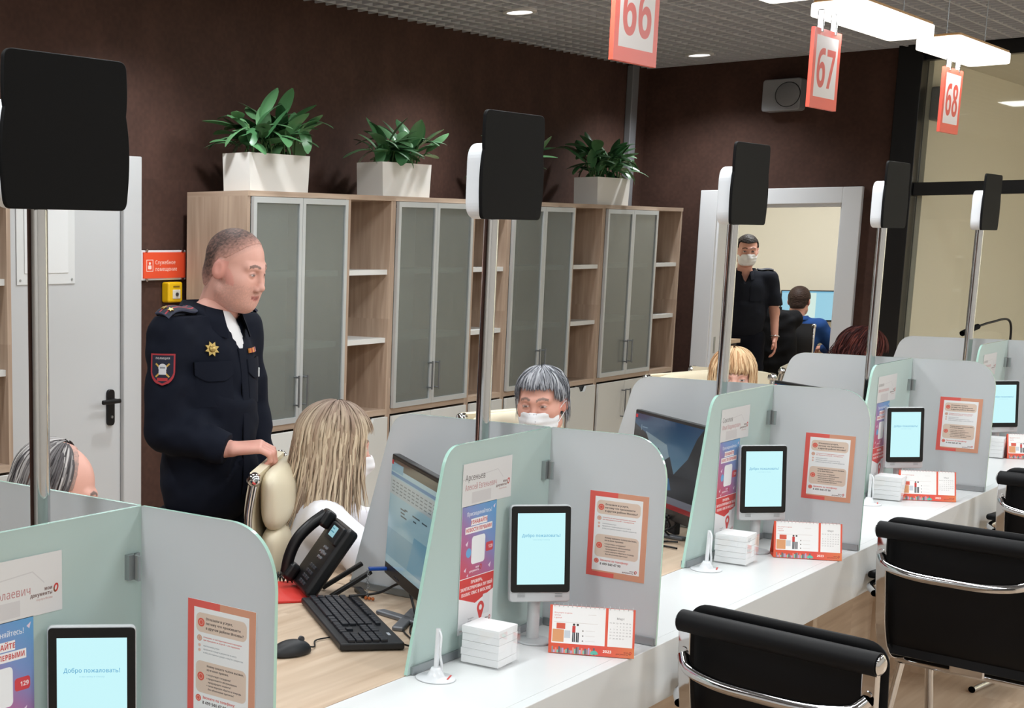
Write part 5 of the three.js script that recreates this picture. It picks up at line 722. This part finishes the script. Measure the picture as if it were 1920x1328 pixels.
// --- seated staff ---
function seated(label, x, z, turn, headW, headYaw, pitch, o) {
  const c = Math.cos(turn), s = Math.sin(turn), dx = headW[0] - x, dz = headW[2] - z, hp = [dx * c - dz * s, headW[1], dx * s + dz * c], H = headW[1], k = o.hand ?? {};
  const j = { pelvis: [0, 0.56, -0.06], chest: [hp[0] * 0.55, H - 0.33, -0.03 + hp[2] * 0.4], neck: [hp[0] * 0.85, H - 0.165, hp[2] * 0.75 - 0.03], shL: [0.165 + hp[0] * 0.7, H - 0.215, hp[2] * 0.6 - 0.03], shR: [-0.165 + hp[0] * 0.7, H - 0.215, hp[2] * 0.6 - 0.03], elL: k.elL ?? [0.27, 0.79, 0.08], elR: k.elR ?? [-0.27, 0.79, 0.08], wrL: k.wrL ?? [0.15, 0.785, 0.28], wrR: k.wrR ?? [-0.15, 0.785, 0.28], hipL: [0.09, 0.545, -0.02], hipR: [-0.09, 0.545, -0.02], knL: [0.11, 0.52, 0.36], knR: [-0.11, 0.52, 0.36], anL: [0.11, 0.1, 0.34], anR: [-0.11, 0.1, 0.34] };
  return person(label, x, z, turn, { ...o, j, head: { pos: hp, yaw: headYaw - turn, pitch, roll: o.roll ?? 0 }, wear(t, j, bounds) {
    const F = new Field(0.05); F.ell([j.chest[0], j.chest[1] + 0.03, j.chest[2]], [0.165, 0.17, 0.118]).cap([j.pelvis[0], j.pelvis[1] + 0.04, j.pelvis[2]], [j.chest[0], j.chest[1] - 0.04, j.chest[2]], 0.135, 0.125, 0.06).cap([j.shL[0] - 0.03, j.shL[1], j.shL[2]], [j.shR[0] + 0.03, j.shR[1], j.shR[2]], 0.058, 0.058, 0.05).cap(j.neck, [j.neck[0], j.neck[1] + 0.03, j.neck[2]], 0.075, 0.064, 0.04);
    for (const q of ['L', 'R']) F.chain([j['sh' + q], j['el' + q], j['wr' + q]], [0.068, 0.06, 0.045], 0.035);
    const ny = j.neck[1] + 0.02; const [lo, hi] = bounds([j.pelvis, j.shL, j.shR, j.elL, j.elR, j.wrL, j.wrR, [0, ny, 0]], 0.14); lo[1] = Math.max(lo[1], 0.4);
    const cuffs = (x, y, z) => { let d = -1; for (const q of ['L', 'R']) { const w = j['wr' + q], f = nrm(sub(w, j['el' + q])); if (Math.hypot(x - w[0], y - w[1], z - w[2]) < 0.13) d = Math.max(d, (x - w[0]) * f[0] + (y - w[1]) * f[1] + (z - w[2]) * f[2] + 0.01); } return d; };
    garment(t, o.topName ?? 'blouse', F, lo, hi, o.top, (x, y, z) => Math.max(cuffs(x, y, z), y - ny - 0.012, 0.48 - y, z > j.neck[2] && y > ny - 0.09 ? 0.05 * cl((y - ny + 0.09) / 0.09, 0, 1) - Math.abs(x - j.neck[0]) : -1), 0.0125, 0.0045);
    collar(F, [j.neck[0], ny - 0.012, j.neck[2]], 0.076, 0.034, 0.5, o.top, t);
    garment(t, 'trousers', trouserField(j, [0.095, 0.075, 0.06]), [-0.26, 0.06, -0.24], [0.26, 0.66, 0.5], cloth(0x1c1d22), (x, y) => Math.max(0.1 - y, y - 0.62), 0.016, 0.003); shoes(t, j);
  } });
}
const hairTone = (base, q) => base;
seated('seated blonde woman with long hair and white blouse, face mask, in profile', 3.53, -2.55, 0.75, [3.588, 1.083, -2.548], 0.9, 0.12, {
  skin: skinC, mask: true, top: cloth(0xe8e8ee, { roughness: 0.7 }), face: { brow: lin(120, 96, 80) }, hand: { elR: [-0.26, 0.79, 0.1], wrR: [-0.12, 0.79, 0.3], elL: [0.24, 0.77, 0.2], wrL: [0.12, 0.92, 0.28] },
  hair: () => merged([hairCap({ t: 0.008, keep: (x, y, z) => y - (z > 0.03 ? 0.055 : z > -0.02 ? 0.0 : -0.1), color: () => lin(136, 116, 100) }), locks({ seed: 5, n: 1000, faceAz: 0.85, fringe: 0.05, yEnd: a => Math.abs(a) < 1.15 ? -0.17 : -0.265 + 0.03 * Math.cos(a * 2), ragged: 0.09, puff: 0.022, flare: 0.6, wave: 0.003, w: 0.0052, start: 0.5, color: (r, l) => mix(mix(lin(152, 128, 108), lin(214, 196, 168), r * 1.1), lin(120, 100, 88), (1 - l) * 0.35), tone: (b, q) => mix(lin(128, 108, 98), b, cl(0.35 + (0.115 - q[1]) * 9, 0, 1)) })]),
});
seated('seated woman with short grey hair and face mask', 4.86, -2.6, -0.5, [4.785, 1.128, -2.5], -1.36, 0.12, {
  skin: skinB, mask: true, top: cloth(0xb9bcc2), topName: 'cardigan', face: { wide: 1.04, squint: 0.0024, brow: lin(110, 92, 84) }, roll: 0.02, hand: { elR: [-0.27, 0.79, 0.03], wrR: [-0.11, 0.785, 0.13] },
  hair: () => merged([hairCap({ t: 0.009, keep: (x, y, z) => y - (z > 0.03 ? 0.06 : z > -0.03 ? 0.005 : -0.07), color: () => lin(96, 96, 102) }), locks({ seed: 8, n: 800, faceAz: 0.85, fringe: 0.056, yEnd: a => Math.abs(a) < 1.5 ? 0.012 : -0.07, ragged: 0.03, puff: 0.012, flare: 0.0, wave: 0.003, w: 0.0042, start: 0.7, color: (r) => mix(lin(84, 86, 93), lin(188, 190, 196), r * r) })]),
});
seated('seated woman with blonde fringe, only eyes and hair above the screen', 6.47, -2.6, -0.3, [6.47, 1.105, -2.46], -1.12, 0.05, {
  skin: skinC, top: cloth(0x6d7482), face: { squint: 0.0036, brow: lin(120, 92, 74) },
  hair: () => merged([hairCap({ t: 0.008, keep: (x, y, z) => y - (z > 0.03 ? 0.05 : z > -0.03 ? -0.03 : -0.1), color: () => lin(168, 134, 100) }), locks({ seed: 12, n: 700, faceAz: 0.72, fringe: 0.022, yEnd: a => Math.abs(a) < 1.3 ? -0.12 : -0.15, ragged: 0.03, puff: 0.018, flare: 0.12, wave: 0.002, w: 0.0055, start: 0.5, color: (r, l) => mix(lin(166, 122, 84), lin(232, 204, 164), r) })]),
});
seated('seated woman with dark red hair and glasses bending over her desk', 8.6, -2.66, 0.25, [8.63, 1.085, -2.58], 0.35, 0.35, {
  skin: skinB, glasses: true, top: cloth(0x3c3f46), face: {},
  hair: () => merged([hairCap({ t: 0.014, keep: (x, y, z) => y - (z > 0.03 ? 0.05 : z > -0.03 ? -0.01 : -0.09), color: () => lin(66, 34, 32) }), locks({ seed: 15, n: 600, faceAz: 0.7, fringe: 0.04, yEnd: a => -0.075, ragged: 0.06, puff: 0.034, flare: 0.25, wave: 0.009, w: 0.006, start: 0.7, color: r => mix(lin(58, 28, 28), lin(120, 62, 54), r * r) })]),
});
seated('seated man with receding grey hair, only his head above the nearest screen', 2.3, -2.66, 0.55, [2.375, 1.098, -2.515], 0.8, 0.32, {
  skin: skinA, top: cloth(0x4a5568), topName: 'shirt', face: { stubble: 0.2, brow: lin(90, 84, 82) },
  hair: () => merged([hairCap({ t: 0.004, keep: (x, y, z) => Math.min(y - (z > -0.03 ? 0.02 : -0.06), 0.012 - z + Math.abs(x) * 0.3), color: (x, y, z) => mix(lin(150, 132, 126), skinA, cl(0.5 + (n3(x, y, z, 300) - 0.4) * 1.2 - Math.abs(x) * 7, 0, 0.8)) }), locks({ seed: 19, n: 420, faceAz: 1.25, fringe: 0.2, yEnd: a => -0.05, ragged: 0.02, puff: 0.008, flare: 0, wave: 0.002, w: 0.004, start: 0.95, color: r => mix(lin(84, 80, 82), lin(196, 192, 190), r * r) })]),
});
// --- back office ---
{
  const j = { pelvis: [0, 0.95, -0.01], chest: [0, 1.27, -0.01], neck: [0, 1.46, -0.01], shL: [0.185, 1.405, -0.02], shR: [-0.185, 1.405, -0.02], elL: [0.245, 1.14, -0.01], elR: [-0.25, 1.15, 0.02], wrL: [0.25, 0.93, 0.07], wrR: [-0.2, 1.25, 0.17], hdR: [-0.17, 1.3, 0.24], upR: [-0.6, 0.3, 0.7], curlR: 1.0, upL: [1, 0, 0], curlL: 0.4, hipL: [0.09, 0.92, -0.01], hipR: [-0.09, 0.92, -0.01], knL: [0.11, 0.5, 0.02], knR: [-0.11, 0.5, 0.02], anL: [0.13, 0.09, -0.03], anR: [-0.13, 0.09, -0.03] };
  person('officer in short sleeved dark shirt and face mask standing in the doorway room', 11.93, -4.5, -1.1, {
    j, skin: skinB, mask: true, head: { pos: [0, 1.635, 0.045], yaw: 0.05, pitch: 0.12 }, face: { brow: lin(50, 40, 36) },
    hair: () => merged([hairCap({ t: 0.009, rough: 0.006, keep: (x, y, z) => y - (z > 0.03 ? 0.06 + Math.abs(x) * 0.15 : z > -0.03 ? 0.02 : -0.06), color: (x, y, z) => mix(lin(30, 25, 23), lin(52, 43, 39), n3(x, y, z, 300)) })]),
    wear(t, j) {
      const navy = cloth(0x1a1d26), F = new Field(0.05);
      F.ell([0, 1.29, -0.005], [0.19, 0.19, 0.122]).ell([0, 1.08, 0.015], [0.175, 0.2, 0.13], 0.08).cap([-0.15, 1.415, -0.02], [0.15, 1.415, -0.02], 0.06, 0.06, 0.05).cap([0, 1.43, -0.02], [0, 1.475, -0.015], 0.078, 0.068, 0.04); for (const s of ['L', 'R']) F.cap(j['sh' + s], j['el' + s], 0.074, 0.068, 0.035);
      garment(t, 'shirt', F, [-0.36, 0.85, -0.2], [0.36, 1.53, 0.2], navy, (x, y, z) => Math.max(y - 1.47, 0.95 - y, Math.abs(x) > 0.19 && y < 1.3 ? 1.19 - y : -1, z > 0 && y > 1.37 ? 0.04 * cl((y - 1.37) / 0.1, 0, 1) - Math.abs(x) : -1), 0.014, 0.004);
      collar(F, [0, 1.455, -0.012], 0.078, 0.036, 0.4, navy, t); garment(t, 'trousers', trouserField(j, [0.1, 0.08, 0.068]), [-0.28, 0.06, -0.2], [0.28, 1.05, 0.2], cloth(0x151823), (x, y) => Math.max(y - 0.99, 0.09 - y), 0.015, 0.004); shoes(t, j);
      for (const s of [-1, 1]) part(t, 'shoulder_board', patch(F, [s * 0.15, 1.6, -0.01], [0, -1, 0], [0, 0, s], [s, 0, 0], 0.05, 0.12, 0.008, 5, 8), M(0x2a2c38));
      for (const x of [-0.09, 0.09]) part(t, 'pocket', patch(F, [x, 1.29, 0.3], [0, 0, -1], [1, 0, 0], [0, 1, 0], 0.105, 0.12, 0.004, 8, 8), navy);
      const w = j.wrL; part(t, 'watch', moved(new THREE.TorusGeometry(0.031, 0.006, 8, 20), w[0], w[1] + 0.015, w[2] - 0.006, Math.PI / 2 - 0.35), chrome);
    },
  });
  seated('seated man in blue sweater seen from behind at the back office monitor', 12.99, -4.38, 1.75, [12.99, 1.2, -4.42], 1.66, 0.02, {
    skin: skinB, top: cloth(0x24457e), topName: 'sweater', face: {},
    hair: () => hairCap({ t: 0.012, rough: 0.004, keep: (x, y, z) => y - (z > 0.03 ? 0.062 : z > -0.03 ? 0.015 : -0.065), color: (x, y, z) => mix(lin(36, 25, 21), lin(62, 45, 38), n3(x, y, z, 300)) }),
  });
  staffChair(12.83, -4.45, 1.75, 'dark office chair under the black coat in the back office', 1.02, M(0x1b1b1e, { roughness: 0.7 }));
  const t = thing('coat', 'black coat hung over the chair back in the back office', 'coat', [12.47, 0.27, -4.5], 1.75), F = new Field(0.06).cap([-0.22, 0.8, -0.02], [0.22, 0.8, -0.02], 0.07, 0.07).ell([0, 0.5, -0.09], [0.26, 0.4, 0.07]).ell([-0.16, 0.42, -0.1], [0.1, 0.42, 0.075]).ell([0.18, 0.42, -0.11], [0.09, 0.42, 0.08]);
  part(t, 'shell', surfaceNet((x, y, z) => F.at(x, y, z) + Math.sin(x * 42 + n3(x, y, z, 6) * 5) * 0.012 * cl(1.1 - y, 0, 1) + fold(x, y, z, 0.005), [-0.36, 0, -0.26], [0.36, 0.95, 0.16], 0.016), cloth(0x141417)); part(t, 'collar', tube([[-0.12, 0.87, -0.04], [0, 0.885, -0.075], [0.12, 0.87, -0.04]], 0.026, 14, 8), cloth(0x0d0d10));
  const d = thing('office_desk', 'pale desk along the far wall of the back office', 'desk', [13.9, 0, -4.45]); part(d, 'desk_top', mbox(0.56, 0.025, 1.9, 'z'), woodLight, [0, 0.74, 0]); for (const z of [-0.92, 0.92]) part(d, 'side_panel', mbox(0.54, 0.727, 0.025), woodLight, [0, 0.3635, z]); part(d, 'modesty_panel', mbox(0.02, 0.4, 1.8, 'z'), woodLight, [0.25, 0.5, 0]);
  const m = thing('office_monitor', 'wide monitor with a pale blue screen in the back office', 'monitor', [13.93, 0.753, -4.655], -1.2), scr = canvasTex(256, 150, (g, w, h) => { g.fillStyle = '#9fd3e6'; g.fillRect(0, 0, w, h); g.fillStyle = '#d8efe6'; g.fillRect(110, 8, 50, 130); g.fillStyle = '#7fbcd8'; g.fillRect(0, 0, w, 8); });
  part(m, 'housing', rbox(0.48, 0.285, 0.02, 0.004), black, [0, 0.365, 0]); part(m, 'screen', box(0.462, 0.26, 0.001), [black, black, black, black, glowScreen(scr, 0.95), black], [0, 0.369, 0.0106]); part(m, 'neck', rbox(0.05, 0.26, 0.02, 0.004), black, [0, 0.135, -0.018]); part(m, 'base', rbox(0.2, 0.01, 0.15, 0.004), black, [0, 0.005, -0.01]);
  const kb = thing('office_keyboard', 'black keyboard before the back office monitor', 'keyboard', [13.72, 0.753, -4.45], -1.4); part(kb, 'case', rbox(0.4, 0.016, 0.13, 0.004), black, [0, 0.008, 0]); part(kb, 'keys', box(0.38, 0.006, 0.11), M(0x24262c), [0, 0.018, 0]);
  const s = thing('side_cabinet', 'low cabinet with pale top left of the masked officer', 'cabinet', [11.45, 0, -4.66], 0); part(s, 'top', mbox(0.5, 0.03, 0.5, 'x'), woodLight, [0, 0.92, 0]); part(s, 'body', rbox(0.46, 0.9, 0.46, 0.004), M(0x232325, { roughness: 0.5 }), [0, 0.452, 0]); part(s, 'door', rbox(0.42, 0.8, 0.015, 0.003), M(0x2c2c30, { roughness: 0.5 }), [0, 0.46, 0.236]);
  const p = thing('printer', 'cream office machine on the low cabinet left of the masked officer', 'printer', [11.43, 0.936, -4.66], 0.3); part(p, 'body', rbox(0.3, 0.2, 0.28, 0.03, 3), M(0xd7d2c2, { roughness: 0.5 }), [0, 0.1, 0]); part(p, 'lid', rbox(0.28, 0.06, 0.26, 0.02, 3), M(0xc9c4b4, { roughness: 0.5 }), [0, 0.22, 0]); part(p, 'slot', box(0.2, 0.03, 0.01), M(0x2b2b2d), [0, 0.08, 0.14]);
}
{ // microphone at the right edge, papers behind the second screen
  const t = thing('desk_microphone', 'thin black gooseneck microphone at the right frame edge', 'microphone', [8.9, CT, -1.95], 0); part(t, 'base', lathe([[0, 0], [0.06, 0], [0.06, 0.015], [0.03, 0.03], [0, 0.032]]), black); part(t, 'gooseneck', tube([[0, 0.03, 0], [0.01, 0.3, 0.02], [-0.06, 0.53, 0.03], [-0.22, 0.53, -0.02], [-0.31, 0.51, -0.06]], 0.006, 50, 8), black); part(t, 'head', tube([[-0.31, 0.51, -0.06], [-0.36, 0.495, -0.08], [-0.42, 0.475, -0.105]], 0.015, 10, 12), blackSoft);
  const p = thing('paper_stack', 'white papers on the desk in front of the blonde woman', 'papers', [4.05, CT, -2.12], 0.4); for (let i = 0; i < 3; i++) part(p, 'sheet', box(0.21, 0.003, 0.297), paper, [i * 0.01, 0.002 + i * 0.0034, i * 0.006], [0, i * 0.06, 0]);
}
scene.traverse(o => { if (o.isMesh) { o.castShadow = true; o.receiveShadow = true; } if (o.isLight && !o.isRectAreaLight) o.castShadow = true; });
renderer.render(scene, camera);
